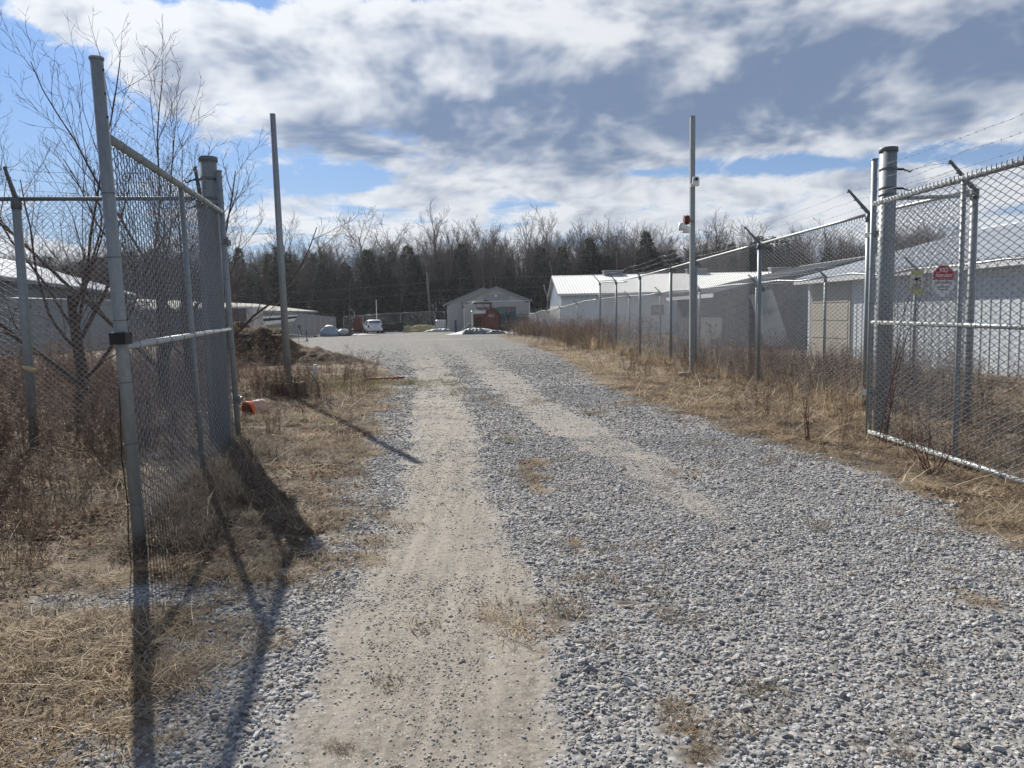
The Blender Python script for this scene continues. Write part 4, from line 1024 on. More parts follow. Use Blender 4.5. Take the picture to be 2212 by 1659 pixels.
# low hip-roofed building at the left of the yard
def hip():
    t = thing('building', 'low building with a grey-green hipped roof behind the leaning barbed arms', 'building', (-26, 60, 0)); zg = -.45
    L, W, e, h, ov = 42., 12., 2.5, 3.55, .5
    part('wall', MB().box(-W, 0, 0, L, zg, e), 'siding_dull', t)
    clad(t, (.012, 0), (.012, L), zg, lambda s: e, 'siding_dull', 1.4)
    V = [(ov, -ov, e), (ov, L + ov, e), (-W - ov, L + ov, e), (-W - ov, -ov, e), (-W / 2, 5, h), (-W / 2, L - 5, h)]
    mb = MB().add(V, [(0, 1, 5, 4), (1, 2, 5), (2, 3, 4, 5), (3, 0, 4), (3, 2, 1, 0)])
    part('roof', mb, 'roof_shingle', t); part('fascia', MB().box(ov - .02, ov + .02, -ov, L + ov, e - .2, e - .003), 'trim_grey', t)
hip()

# ------------------------------------------------------------------ yard things
def loft(secs, closed=True):
    mb = MB(); n = len(secs[0]); V = np.concatenate([np.array(s_, float) for s_ in secs]); F = []
    for i in range(len(secs) - 1):
        for k in range(n if closed else n - 1): F.append((i * n + k, i * n + (k + 1) % n, i * n + n + (k + 1) % n, i * n + n + k))
    F += [tuple(range(n - 1, -1, -1)), tuple(range((len(secs) - 1) * n, len(secs) * n))]
    return mb.add(V, F)

def container():
    t = thing('storage_box', 'long grey storage box with a white roof edge standing in front of the boat', 'container', (-31.5, 60, 0)); zg = -.35
    part('body', MB().box(0, 11.0, .05, 2.4, zg, 2.45), 'siding_dull', t); clad(t, (0, .03), (11.0, .03), zg + .15, lambda s: 2.45, 'siding_dull', 1.2, 5)
    part('end_panel', MB().bbox(11.0, 11.5, -.02, 2.42, zg, 2.45, .01), 'dirty_white', t)
    part('roof_edge', MB().bbox(-.05, 11.5, -.12, 2.5, 2.46, 2.62, .03), 'white_paint', t)
container()

def boat():
    L = 6.2; secs = []; strp = []; bot = []
    def at_(u):   # u 0 stern .. 1 bow
        b = 1.05 * (1 - max(0, (u - .45) / .55)**2.2); keel = .15 + .55 * max(0, (u - .55) / .45)**2; sheer = 1.35 + .22 * u
        return b, keel, sheer
    us = np.linspace(0, 1, 18)
    def ring(u, f0, f1, out=0.0):
        b, k, s_ = at_(u); b = max(b, .03); R = []
        prof = [(0, k), (.62 * b, k + .22), (.9 * b, k + .45), (b + out, k + .62), (b * 1.04 + out, s_)]
        return prof
    def half(f, name, m, z0, z1, parent, off=0.0):
        mb = MB(); rows = []
        for u in us:
            b, k, s_ = at_(u); b = max(b, .02); zz = [k + (s_ - k) * v for v in np.linspace(z0, z1, 6)]
            def w(z):
                v = (z - k) / (s_ - k); return b * (np.interp(v, [0, .12, .3, .5, 1], [0, .45, .80, .95, 1.03])) + off
            x = u * L + .55 * (np.array(zz) - k) * u**4
            rows.append([(xx, -w(z), z) for xx, z in zip(x, zz)] + [(xx, w(z), z) for xx, z in zip(x[::-1], zz[::-1])])
        V = [p for r_ in rows for p in r_]; n = 12; F = []
        for i in range(len(rows) - 1):
            for k2 in list(range(5)) + list(range(6, 11)): F.append((i * n + k2, i * n + n + k2, i * n + n + k2 + 1, i * n + k2 + 1))
        F.append(tuple(range(n))); mb.add(V, F)
        return part(name, mb, m, parent, True)
    t = thing('motor_boat', 'white motor boat with a black stripe resting on its road trailer', 'boat', (-24.9, 66, .35), .02)
    half(0, 'hull_bottom', 'hull_green', 0.0, .42, t); half(0, 'hull_side', 'white_paint', .42, .68, t); half(0, 'stripe', 'hull_stripe', .68, .86, t, .002); half(0, 'gunwale', 'white_paint', .86, 1.0, t, .01)
    mb = MB(); P1 = []; P2 = []
    for u in us:
        b, k, s_ = at_(u); b = max(b, .02) * 1.03; x = u * L + .55 * (s_ - k) * u**4; P1.append((x, -b, s_ + .02 + .02)); P2.append((x, b, s_ + .04))
    V = P1 + P2; n = len(us); part('deck', MB().add(V, [(i, i + 1, n + i + 1, n + i) for i in range(n - 1)]), 'white_paint', t)
    w_ = part('windscreen', MB().add([(3.1, -.95, 1.5), (3.1, .95, 1.5), (2.5, .8, 2.05), (2.5, -.8, 2.05), (2.0, -1.0, 1.5), (2.0, 1.0, 1.5)], [(0, 1, 2, 3), (0, 3, 4), (1, 5, 2)]), 'glass_dark', t)
    part('windscreen_frame', MB().tube([(3.12, -.95, 1.5), (2.48, -.8, 2.08), (1.8, -.95, 2.0)], .05, 6).tube([(3.12, .95, 1.5), (2.48, .8, 2.08), (1.8, .95, 2.0)], .05, 6).tube([(2.48, -.8, 2.08), (2.48, .8, 2.08)], .05, 6), 'white_paint', w_)
    part('outboard', MB().bbox(-.55, -.05, -.22, .22, 1.1, 1.75, .08).tube([(-.3, 0, 1.1), (-.35, 0, .2)], .1, 10), 'black_plastic', t)
    g = -.42
    t = thing('boat_trailer', 'grey boat trailer with a jack under its tongue below the white boat', 'trailer', (-24.9, 66, 0), .02)
    part('frame', MB().box(.2, 5.6, -.7, -.62, .22, .32).box(.2, 5.6, .62, .7, .22, .32).box(1.0, 1.08, -.95, .95, .14, .22).box(4, 4.08, -.7, .7, .14, .22), 'galv', t)
    part('tongue', MB().tube([(5.6, -.66, .27), (7.4, 0, .02)], .05, 6).tube([(5.6, .66, .27), (7.4, 0, .02)], .05, 6).tube([(7.3, 0, .03), (8.0, 0, .0)], .055, 6), 'galv', t)
    part('winch_post', MB().tube([(7.0, 0, .06), (6.75, 0, 1.0)], .05, 6).bbox(6.6, 6.9, -.1, .1, .8, 1.05, .02), 'galv_dark', t)
    part('jack', MB().tube([(7.35, .1, .55), (7.35, .1, g + .12)], .035, 8), 'black_iron', t)
    part('jack_wheel', MB().lathe([(.03, -.04), (.1, -.03), (.1, .03), (.03, .04)], 12, (7.35, .1, g + .10), 'y'), 'tyre', t)
    part('coupler', MB().bbox(7.95, 8.3, -.06, .06, -.03, .09, .02), 'black_iron', t)
    for s_ in (-1, 1):
        w2 = part('wheel', MB().lathe([(.16, -.09), (.30, -.09), (.325, -.05), (.325, .05), (.30, .09), (.16, .09)], 20, (1.05, s_ * .98, g + .325), 'y'), 'tyre', t, True)
        part('rim', MB().lathe([(0, -.06), (.16, -.07), (.16, .07), (0, .06)], 16, (1.05, s_ * .98, g + .325), 'y'), 'dirty_white', w2)
        part('mudguard', MB().tube([(1.05 + .40 * cos(a), s_ * .98, g + .325 + .40 * sin(a)) for a in np.linspace(.3, pi - .3, 8)], .1, 4), 'galv_dark', t)
boat()

def van():
    t = thing('minivan', 'white minivan parked with its lettered rear window facing the drive', 'van', (-17.35, 98.6, -.5), radians(17))
    # local: y forward, rear at y=0
    secs = []
    for y, top, zb, w, wr in ((0, 1.0, .42, .93, .90), (.03, 1.18, .36, .95, .86), (.30, 1.66, .32, .97, .74), (.55, 1.735, .30, .98, .72), (1.6, 1.76, .30, .99, .72), (2.7, 1.72, .30, .99, .72), (3.2, 1.55, .30, .98, .74), (3.75, 1.16, .30, .97, .80), (4.3, 1.04, .30, .95, .82), (4.75, .88, .34, .90, .78), (4.95, .70, .40, .80, .70)):
        belt = min(1.02, top - .08); s_ = []
        half = [(w * .92, zb), (w, zb + .16), (w, belt * .80), (w * .985, belt), (wr + .05, top - .09), (wr * .92, top - .02)]
        secs.append([(x, y, z) for x, z in half] + [(0, y, top)] + [(-x, y, z) for x, z in half[::-1]] + [(0, y, zb)])
    part('body', loft(secs), 'white_paint', t, True)
    rw = part('rear_window', MB().add([(-.74, -.012, 1.12), (.74, -.012, 1.12), (.66, .235, 1.60), (-.66, .235, 1.60)], [(0, 1, 2, 3)]).add([(-.74, .03, 1.10), (.74, .03, 1.10), (.66, .28, 1.60), (-.66, .28, 1.60)], [(3, 2, 1, 0)]), 'glass_sky_reflection', t)
    text('PIONEER', .40, 'print_black', rw, (0, .125, 1.45), (pi / 2 - math.atan2(.247, .48), 0, 0), sx=.92, bold=.018)
    part('wiper', MB().tube([(-.1, -.06, 1.13), (.42, .02, 1.22)], .012, 5), 'black_plastic', rw)
    part('tailgate', MB().bbox(-.72, .72, -.035, .02, .62, 1.09, .02), 'white_paint', t)
    part('plate', MB().box(-.2, .2, -.05, -.036, .78, .90), 'dirty_white', t); part('trim_strip', MB().box(-.45, .45, -.05, -.036, .95, .985), 'galv', t)
    part('bumper', MB().bbox(-.94, .94, -.12, .25, .36, .62, .05), 'white_paint', t); part('bumper_step', MB().box(-.7, .7, -.10, .05, .622, .635), 'black_plastic', t)
    for s_ in (-1, 1):
        part('tail_light', MB().bbox(min(s_ * .76, s_ * .955), max(s_ * .76, s_ * .955), -.03, .14, .72, 1.10, .03), 'tail_red', t)
        part('mirror', MB().bbox(min(s_ * .97, s_ * 1.2), max(s_ * .97, s_ * 1.2), 3.3, 3.42, .98, 1.16, .03), 'white_paint', t)
        for y0, y1 in ((.55, 1.55), (1.65, 2.5), (2.6, 3.2)):
            t1 = 1.62 if y1 < 3 else 1.40
            part('side_window', MB().add([(s_ * .995, y0, 1.06), (s_ * .995, y1, 1.06), (s_ * .80, y1 - .05, t1), (s_ * .80, y0 + .08, t1)], [(0, 1, 2, 3)]), 'glass_dark', t)
        for y in (.95, 3.95):
            w = part('wheel', MB().lathe([(.2, -.10), (.31, -.10), (.335, -.06), (.335, .06), (.31, .10), (.2, .10)], 22, (s_ * .88, y, .335), 'x'), 'tyre', t, True)
            part('rim', MB().lathe([(0, -.09), (.2, -.085), (.2, .085), (0, .09)], 16, (s_ * .88, y, .335), 'x'), 'galv', w)
    part('roof_rail', MB().tube([(-.68, .6, 1.76), (-.68, 2.8, 1.76)], .02, 6), 'black_plastic', t); part('roof_rail', MB().tube([(.68, .6, 1.76), (.68, 2.8, 1.76)], .02, 6), 'black_plastic', t)
van()

def cloth(w, d, h, seed, m, name, parent=None, ridge=None, nu=46, nv=34):
    xs = np.linspace(-w / 2, w / 2, nu); ys = np.linspace(-d / 2, d / 2, nv); XX, YY = np.meshgrid(xs, ys)
    e = np.clip(1 - (2 * XX / w)**4, 0, 1) * np.clip(1 - (2 * YY / d)**4, 0, 1)
    base = ridge(XX, YY) if ridge else 1.0
    cr = 1 - np.abs(fbm(XX * 1.3, YY * 1.3, seed) - .5) * 4; cr2 = 1 - np.abs(fbm(XX * 3.1, YY * 2.4, seed + 7) - .5) * 4
    Z = h * base * (.55 + .35 * cr + .15 * cr2) * e + .015
    ed = 1 + (fbm(YY * 1.1, XX * 0 + seed, seed + 3) - .5) * .35
    mb = MB(); mb.grid(np.stack([XX * ed, YY, Z], -1), nu, nv); return mb

def tarps():
    t = thing('tarpaulin', 'crumpled grey and white tarpaulin heaped before the red tank machine', 'tarpaulin', (-2.9, 85.5, -.49))
    rid = lambda x, y: np.interp(x, [-4.2, -2.5, -1.2, .2, 1.6, 4.2], [.1, .55, 1.15, .95, .5, .1])
    part('cover', cloth(8.2, 3.0, .62, 11, None, 'x', ridge=rid), 'tarp_white', t, True)
    part('fold', cloth(3.0, 1.4, .66, 17, None, 'x'), 'tarp_dark', t, True, loc=(-1.1, -.95, .0))
    part('fold', cloth(2.2, 1.1, .42, 23, None, 'x'), 'tarp_dark', t, True, loc=(1.2, -1.05, .0))
    t = thing('black_tarpaulin', 'flattened black tarpaulin lying on the gravel before the minivan', 'tarpaulin', (-17.4, 89.0, -.48), .1)
    part('cover', cloth(4.4, 2.2, .42, 31, None, 'x', ridge=lambda x, y: np.interp(x, [-2.2, -1.3, -.5, 2.2], [.6, 1.3, .5, .35])), 'tarp_black', t, True)
    t = thing('covered_hull', 'white and blue wrapped hull among weeds behind the boat', 'boat', (-20.7, 88.0, -.48), .15); t.scale = (.78, .8, .82)
    part('wrap', loft([[(x * s_, y * 1.0, z * k) for x, z in ((-1.35, 0), (-1.3, .9), (-.9, 1.45), (-.3, 1.78), (.3, 1.75), (.9, 1.3), (1.35, .8), (1.4, 0))] for y, s_, k in ((-1.6, .55, .55), (-1.2, .9, .78), (0, 1, .85), (1.4, 1, .85), (2.6, .8, .7))]), 'tarp_blue', t, True)
    part('top_wrap', loft([[(x * s_, y, z * k) for x, z in ((-.92, 1.46), (-.3, 1.81), (.3, 1.78), (.92, 1.33), (.3, 1.7), (-.3, 1.72))] for y, s_, k in ((-1.35, .8, .74), (-1.0, .95, .82), (0, 1.02, .86), (1.4, 1.02, .86), (2.5, .85, .76))]), 'tarp_white', t, True)
    part('hoop', MB().tube([(.2 + .55 * cos(a), -.3, 1.25 + .42 * sin(a)) for a in np.linspace(.2, 2.6, 9)], .035, 6), 'black_plastic', t)
    part('side_wrap', MB().bbox(1.2, 2.7, -.6, 1.4, 0, .95, .28), 'tarp_white', t)
tarps()

def vacuum_machine():
    t = thing('tank_trailer', 'red tank machine on a trailer with green hoses before the grey garage', 'machine', (-2.75, 90, -.5), .06)
    fr = part('frame', MB().box(-2.1, 2.1, .1, .25, .45, .62).box(-2.1, 2.1, 2.2, 2.35, .45, .62).box(-2.1, -1.95, .1, 4.2, .45, .62).box(1.95, 2.1, .1, 4.2, .45, .62).box(-2.1, 2.1, 4.05, 4.2, .45, .62), 'red_rust', t)
    part('tank', MB().lathe([(0, -.12), (.4, -.09), (.85, 0), (.98, .10), (1.0, .2), (1.0, 3.4), (.9, 3.55), (0, 3.7)], 32, (.55, .25, 1.75), 'y'), 'red_paint', t, True)
    for y in (.35, 1.8, 3.3): part('tank_band', MB().lathe([(1.005, 0), (1.03, 0), (1.03, .08), (1.005, .08)], 32, (.55, y, 1.75), 'y'), 'red_rust', t)
    part('housing', MB().bbox(-.42, 1.5, .18, 3.4, .62, 1.75, .06), 'red_paint', t)
    part('hatch', MB().lathe([(0, -.05), (.28, -.05), (.28, .0)], 18, (.65, .16, 1.35), 'y'), 'red_rust', t)
    d = part('marking', MB().box(.12, .55, .135, .145, 2.02, 2.08).box(.62, .85, .135, .145, 2.04, 2.09).box(.25, .80, .12, .13, 1.86, 1.91), 'dirty_white', t); d['kind'] = 'stuff'
    cb = part('engine_box', MB().bbox(-1.62, -.42, .15, 2.2, .62, 2.2, .03), 'red_rust', t)
    part('side_cover', MB().bbox(-1.78, -1.63, .1, 2.0, .70, 2.25, .03), 'sign_cream', cb)
    part('vent_opening', MB().box(-1.42, -.62, .135, .149, .85, 1.85), 'charred', cb); part('cross_bar', MB().box(-1.5, -.5, .09, .134, 1.05, 1.14), 'red_paint', cb)
    part('water_tank', MB().bbox(-1.9, -.15, .2, 1.8, 2.21, 2.62, .08), 'dirty_white', t); part('tank_cap', MB().lathe([(.12, 0), (.12, .08), (0, .08)], 12, (-1.1, .9, 2.62)), 'dirty_white', t)
    b = part('boom', MB().box(.35, .60, .5, .9, 2.7, 3.55).box(-1.6, .65, .55, .8, 3.36, 3.55), 'red_paint', t)
    part('boom_brace', MB().tube([(-.5, .68, 3.4), (.1, .68, 2.7)], .04, 6).tube([(-1.2, .68, 3.4), (-1.2, .68, 3.05)], .04, 6), 'red_rust', b)
    part('boom_lamp', MB().bbox(-.5, .15, .5, .7, 3.72, 3.84, .03).box(-.3, -.25, .58, .63, 3.55, 3.73), 'black_plastic', b)
    part('pale_hose', MB().tube([(.4, .5, 3.62), (-.9, .4, 3.66), (-1.5, .35, 3.60), (-1.85, .3, 3.25), (-1.98, .25, 2.5), (-2.0, .2, 1.4), (-1.95, .15, .35)], .085, 10), 'teal_hose', t, True)
    part('green_hose', MB().tube([(.7, .3, 2.85), (1.2, .2, 2.88), (1.75, .15, 2.5), (2.12, .1, 1.9), (2.2, .1, 1.2), (1.95, .05, .75), (1.6, 0, .72)], .12, 10), 'green_hose', t, True)
    part('green_hose', MB().tube([(1.5, .4, 2.35), (1.85, .3, 2.0), (1.95, .3, 1.3), (1.7, .2, .8)], .10, 10), 'green_hose', t, True)
    part('hose_reel', MB().lathe([(.1, 0), (.55, 0), (.55, .08), (.2, .09), (.2, .45), (.55, .46), (.55, .54), (.1, .54)], 20, (2.05, .6, 2.0), 'x'), 'black_plastic', t)
    part('fender', MB().bbox(1.9, 2.5, .2, 1.4, .75, 1.2, .04), 'red_rust', t); part('fender_lamp', MB().box(2.1, 2.4, .15, .3, 1.21, 1.29), 'dirty_white', t)
    for x in (-1.75, 1.75):
        for y in (1.4, 2.5):
            w = part('wheel', MB().lathe([(.2, -.12), (.36, -.12), (.39, -.07), (.39, .07), (.36, .12), (.2, .12)], 20, (x, y, .38), 'x'), 'tyre', t, True); part('rim', MB().lathe([(0, -.1), (.2, -.1), (.2, .1), (0, .1)], 14, (x, y, .38), 'x'), 'dirty_white', w)
    t = thing('barrier_frame', 'dark green pipe barrier and screen beside the red tank machine', 'barrier', (-.35, 92.4, -.5))
    part('top_bar', MB().tube([(0, 0, 2.05), (4.7, 0, 2.10)], .05, 8).tube([(0, 0, 1.85), (4.7, 0, 1.88)], .035, 8), 'green_hose', t)
    for x in (.1, 1.4, 2.9, 4.6): part('upright', MB().tube([(x, 0, 0), (x, 0, 2.05)], .035, 8), 'green_hose', t)
    part('screen', MB().box(.05, 2.2, .05, .07, .0, 1.8).box(2.25, 4.65, .05, .07, .1, 1.8), 'door_navy', t)
    t = thing('pipe_bundle', 'black pipes propped against the corner of the red tank machine', 'pipes', (-5.2, 88.2, -.5))
    for k in range(5): part('pipe', MB().tube([(-.9 + .22 * k, -.2 * k, .03), (.5 + .08 * k, .3, 1.15 - .04 * k)], .045, 6), 'black_plastic' if k % 2 else 'tarp_white', t)
vacuum_machine()

def tank_cage():
    t = thing('tank_cage', 'white plastic tank in a wire cage standing left of the garage', 'tank', (-10.1, 103.0, -.5), .05)
    part('bladder', MB().bbox(.05, 1.15, .05, .95, .16, 1.26, .08), 'white_plastic', t)
    for k in range(5): part('cage_bar', MB().tube([(0, 0, .18 + .27 * k), (1.2, 0, .18 + .27 * k), (1.2, 1, .18 + .27 * k), (0, 1, .18 + .27 * k), (0, 0, .18 + .27 * k)], .014, 5), 'galv', t)
    for k in range(6): part('cage_upright', MB().tube([(.24 * k, -.005, .15), (.24 * k, -.005, 1.27)], .014, 5), 'galv', t)
    part('pallet', MB().box(0, 1.2, 0, 1, 0, .05).box(0, .1, 0, 1, .05, .12).box(.55, .65, 0, 1, .05, .12).box(1.1, 1.2, 0, 1, .05, .12).box(0, 1.2, 0, 1, .12, .155), 'wood_pole', t)
    t.scale = (1.25, 1.25, 1.25)
    t = thing('plastic_sheeting', 'torn white plastic sheeting lying round the caged tank', 'sheeting', (-9.0, 101.3, -.49))
    part('sheet', cloth(5.0, 1.4, .42, 51, None, 'x'), 'tarp_white', t, True)
    t = thing('white_drum_pile', 'pile of white drums between the caged tank and the garage', 'drums', (-8.55, 103.2, -.5))
    for k, (x, z, r_) in enumerate(((-.35, .35, .3), (-.2, .95, .28), (.05, .35, .3))): part('drum', MB().lathe([(.0, 0), (r_, .02), (r_, .3), (r_ + .02, .33), (r_, .36), (r_, .88), (0, .9)], 16, (x, .2, z), 'y'), 'white_plastic' if k != 1 else 'teal_hose', t, True)
    t = thing('bollard', 'short dark blue steel post in front of the garage corner', 'bollard', (-6.75, 94.2, -.5))
    part('post', MB().lathe([(.14, 0), (.14, 1.5), (.10, 1.58), (0, 1.6)], 14), 'blue_paint', t)
    t = thing('plank', 'grey plank leaning by the dark blue steel post', 'plank', (-5.2, 94.0, -.5), rot=(0, radians(38), .3)); part('board', MB().box(-.07, .07, -.02, .02, 0, 1.6), 'wood_pole', t)
    pail('small orange and white pail beside the grey tarpaulin heap', (.0, 86.3, -.30), (radians(90), 0, radians(80)), .21, .55)
    # machinery wreck
    t = thing('burnt_wreck', 'blackened heap of machinery right of the white minivan', 'wreck', (-15.6, 100.2, -.5), .1); rng = np.random.default_rng(8)
    part('bed', MB().bbox(-1.5, 1.6, 0, 1.6, .25, .75, .06), 'charred', t)
    part('body', MB().bbox(-1.4, .2, .1, 1.5, .75, 1.25, .1), 'charred', t); part('cab', MB().bbox(.35, 1.55, .1, 1.4, .75, 1.35, .1), 'charred', t); part('stack', MB().tube([(.75, .7, 1.3), (.75, .7, 2.3)], .06, 8).lathe([(.14, 2.2), (.16, 2.4), (0, 2.45)], 10, (.75, .7, 0)), 'charred', t)
    for k in range(12): c = rng.uniform((-1.4, -.05, .5), (1.5, .2, 1.4)); part('scrap', MB().bbox(c[0], c[0] + rng.uniform(.1, .5), c[1] - .1, c[1] + .15, c[2], c[2] + rng.uniform(.05, .25), .01), ('charred', 'galv_dark', 'red_rust')[k % 3], t)
    for x in (-1.1, 1.1): part('wheel', MB().lathe([(.15, -.1), (.38, -.1), (.4, .1), (.15, .1)], 16, (x, .0, .4), 'y'), 'tyre', t)
    t = thing('white_sheet', 'flat white sheet lying in front of the blackened machinery', 'sheet', (-14.8, 98.6, -.49)); part('board', MB().bbox(-1.2, 1.3, -.4, .4, 0, .09, .02), 'white_plastic', t)
    t = thing('red_cabinet', 'red steel cabinet machine behind the left flank of the minivan', 'machine', (-20.3, 102.0, -.5)); part('cabinet', MB().bbox(-.42, .42, 0, 1.0, .4, 2.1, .05), 'red_rust', t)
    part('door', MB().bbox(-.3, .2, -.03, .0, .6, 1.95, .01), 'red_paint', t); part('leg', MB().box(-.4, -.3, .1, .9, 0, .4), 'red_rust', t); part('leg', MB().box(.3, .4, .1, .9, 0, .4), 'red_rust', t)
    t = thing('yellow_hose', 'pale yellow hose coiled on the ground by the back fence', 'hose', (-12.6, 103.3, -.5))
    part('coil', MB().tube([(-1.6, 0, .05), (-1.5, .1, .5), (-1.0, .15, .75), (-.2, .1, .72), (.5, 0, .55), (1.2, .05, .85), (1.9, .1, .75), (2.5, .1, .3), (2.7, 0, .06)], .09, 8).tube([(-1.9, -.2, .06), (-.3, -.3, .12), (.6, -.25, .35), (1.7, -.2, .5)], .08, 8), 'yellow_hose', t, True)
    t = thing('rubble_bank', 'pale bank of rubble along the back fence', 'rubble', (-12.0, 104.3, -.52)); part('heap', cloth(7.4, 1.6, 1.0, 61, None, 'x'), 'foam', t, True)
tank_cage()

# far poles and wires
def far_poles():
    t = thing('utility_pole', 'weathered wooden utility pole leaning before the wood', 'pole', (-11.6, 112, -.5), rot=(0, -.045, 0)); part('shaft', MB().tube([(0, 0, 0), (0, 0, 8.4)], [.2, .13], 10), 'wood_pole', t, True); part('insulator', MB().lathe([(.1, 0), (.12, .3), (.04, .36)], 10, (.25, 0, 7.0)), 'galv_dark', t)
    for k, (a, b) in enumerate((((-11.9, 112, 6.4), (-70, 106, 3.6)), ((-11.9, 112, 4.9), (-70, 106, 2.6)), ((-11.8, 112, 5.2), (60, 112, 7.4)), ((-11.8, 112, 3.9), (60, 112, 6.2)), ((-11.8, 112, 6.9), (60, 112, 8.2)))):
        a = np.array(a); b = np.array(b); P = [a + (b - a) * f - np.array([0, 0, 1.2 * f * (1 - f)]) for f in np.linspace(0, 1, 14)]
        o = link('overhead_wire', MB().tube(P, .014, 4, False).mesh('overhead_wire', 'galv'))
        tag(o, ('top overhead wire running left from the leaning utility pole', 'lower overhead wire running left from the leaning utility pole', 'middle overhead wire running right from the leaning utility pole', 'lowest overhead wire running right from the leaning utility pole', 'topmost overhead wire running right from the leaning utility pole')[k], 'wire', 'overhead wires before the wood')
    t = thing('lamp_post', 'thin grey lamp post with a bent arm right of the garage', 'pole', (5.0, 104, -.5)); part('shaft', MB().tube([(0, 0, 0), (0, 0, 4.5), (-.35, 0, 5.2), (-.45, 0, 6.0)], [.10, .09, .07, .05], 8), 'galv', t, True)
    t = thing('signal_mast', 'thin white mast rising behind the minivan roof', 'pole', (-17.9, 103.2, -.5)); part('shaft', MB().tube([(0, 0, 0), (0, 0, 4.4)], [.07, .06], 8), 'dirty_white', t)
    t = thing('fence_mast', 'grey steel gate post at the left end of the back fence', 'post', (-20.7, 102.4, -.5)); part('shaft', MB().tube([(0, 0, 0), (0, 0, 2.9)], .09, 10), 'galv', t); part('switch_box', MB().bbox(-.02, .22, -.18, -.06, .9, 1.3, .02), 'white_plastic', t)
far_poles()

# ------------------------------------------------------------------ trees
def grow(rng, base, d0, L, r, lvl, maxl, out, P):
    """recursive bare branch: appends (points, radii, level)"""
    n = max(3, int(L / P['seg'][lvl])) if lvl < 2 else 4
    n = min(n, 9); pts = [np.array(base, float)]; d = np.array(d0, float); rad = [r]
    for k in range(n):
        d = d + rng.normal(0, P['wob'][lvl], 3) + np.array([0, 0, P['up'][lvl]]) / n; d /= np.linalg.norm(d)
        pts.append(pts[-1] + d * L / n); rad.append(r * (1 - (1 - P['tap'][lvl]) * (k + 1) / n))
    out.append((pts, rad, lvl))
    if lvl >= maxl: return
    nb = P['nb'][lvl]; nb = rng.integers(nb[0], nb[1] + 1); f0 = P['from'][lvl]; az = rng.uniform(0, 2 * pi)
    for q in range(nb):
        f = f0 + (1 - f0) * (q + rng.uniform(.1, .9)) / nb; i = min(int(f * n), n - 1); c = pts[i] + (pts[i + 1] - pts[i]) * (f * n - i)
        t = pts[i + 1] - pts[i]; t /= np.linalg.norm(t); az += 2.4 + rng.normal(0, .5)
        ref = np.array([0, 0, 1.]) if abs(t[2]) < .92 else np.array([1., 0, 0]); a = np.cross(t, ref); a /= np.linalg.norm(a); b = np.cross(t, a)
        an = radians(rng.uniform(*P['ang'][lvl])); dd = t * cos(an) + (a * cos(az) + b * sin(az)) * sin(an)
        l2 = L * rng.uniform(*P['len'][lvl]) * (1 - P['drop'][lvl] * f); r2 = min(rad[i] * .75, r * rng.uniform(*P['rr'][lvl]) * (1 - .45 * f))
        grow(rng, c, dd, l2, max(r2, P['rmin']), lvl + 1, maxl, out, P)

def tree_meshes(out, name, trunk_m, twig_m, split=1, sides=(8, 6, 4, 3, 3)):
    a = MB(); b = MB()
    for pts, rad, lvl in out: (a if lvl < split else b).tube(pts, rad, sides[lvl], False)
    return a, b

NEAR = dict(seg=(.35, .3, .25, .2, .2), wob=(.05, .09, .10, .12, .12), up=(.1, .75, .6, .45, .35), tap=(.55, .25, .3, .4, .4), nb=((6, 8), (9, 11), (5, 7), (2, 3), (0, 0)), ang=((28, 60), (22, 45), (25, 50), (25, 55), (0, 0)),
            len=((1.5, 2.4), (.30, .55), (.35, .6), (.4, .7), (0, 0)), rr=((.30, .46), (.26, .38), (.4, .55), (.5, .7), (1, 1)), drop=(.15, .45, .45, .4, 0), rmin=.003)
NEAR['from'] = (.12, .12, .12, .15, 0)
def near_tree(label, loc, seed, trunk, r, lean, P=NEAR, scale=1.0, rz=0.0, extra=()):
    rng = np.random.default_rng(seed); out = []
    grow(rng, (0, 0, -.05), (lean[0], lean[1], 1), trunk, r, 0, 4, out, P)
    t = thing('bare_tree', label, 'tree', (loc[0], loc[1], float(gh(*loc))), rz, 'bare trees beside the left gate leaf'); t.scale = (scale,) * 3
    a, b = tree_meshes(out, 't', 'bark', 'twig')
    tr = part('trunk', a, 'bark', t, True); c = MB(); d_ = MB()
    for pts, rad, lvl in out:
        if lvl == 1: c.tube(pts, rad, 6, False)
        elif lvl > 1: d_.tube(pts, rad, 4 if lvl == 2 else 3, False)
    part('limbs', c, 'bark', t, True)['kind'] = 'stuff'; part('crown', d_, 'twig', t, True)['kind'] = 'stuff'
    print('near tree', len(out))
near_tree('bare spreading tree with a stout trunk seen through the front fence mesh', (-7.05, 12.7), 4, 2.0, .115, (-.03, .0), scale=1.0)
near_tree('bare twiggy tree standing behind the cord-hung gate leaf mesh', (-6.2, 13.6), 11, 1.9, .085, (.02, 0), scale=1.25)
near_tree('bare fan-shaped tree arching its twigs towards the round-footed steel pole', (-6.75, 16.0), 23, 1.7, .085, (.03, 0), scale=1.2)

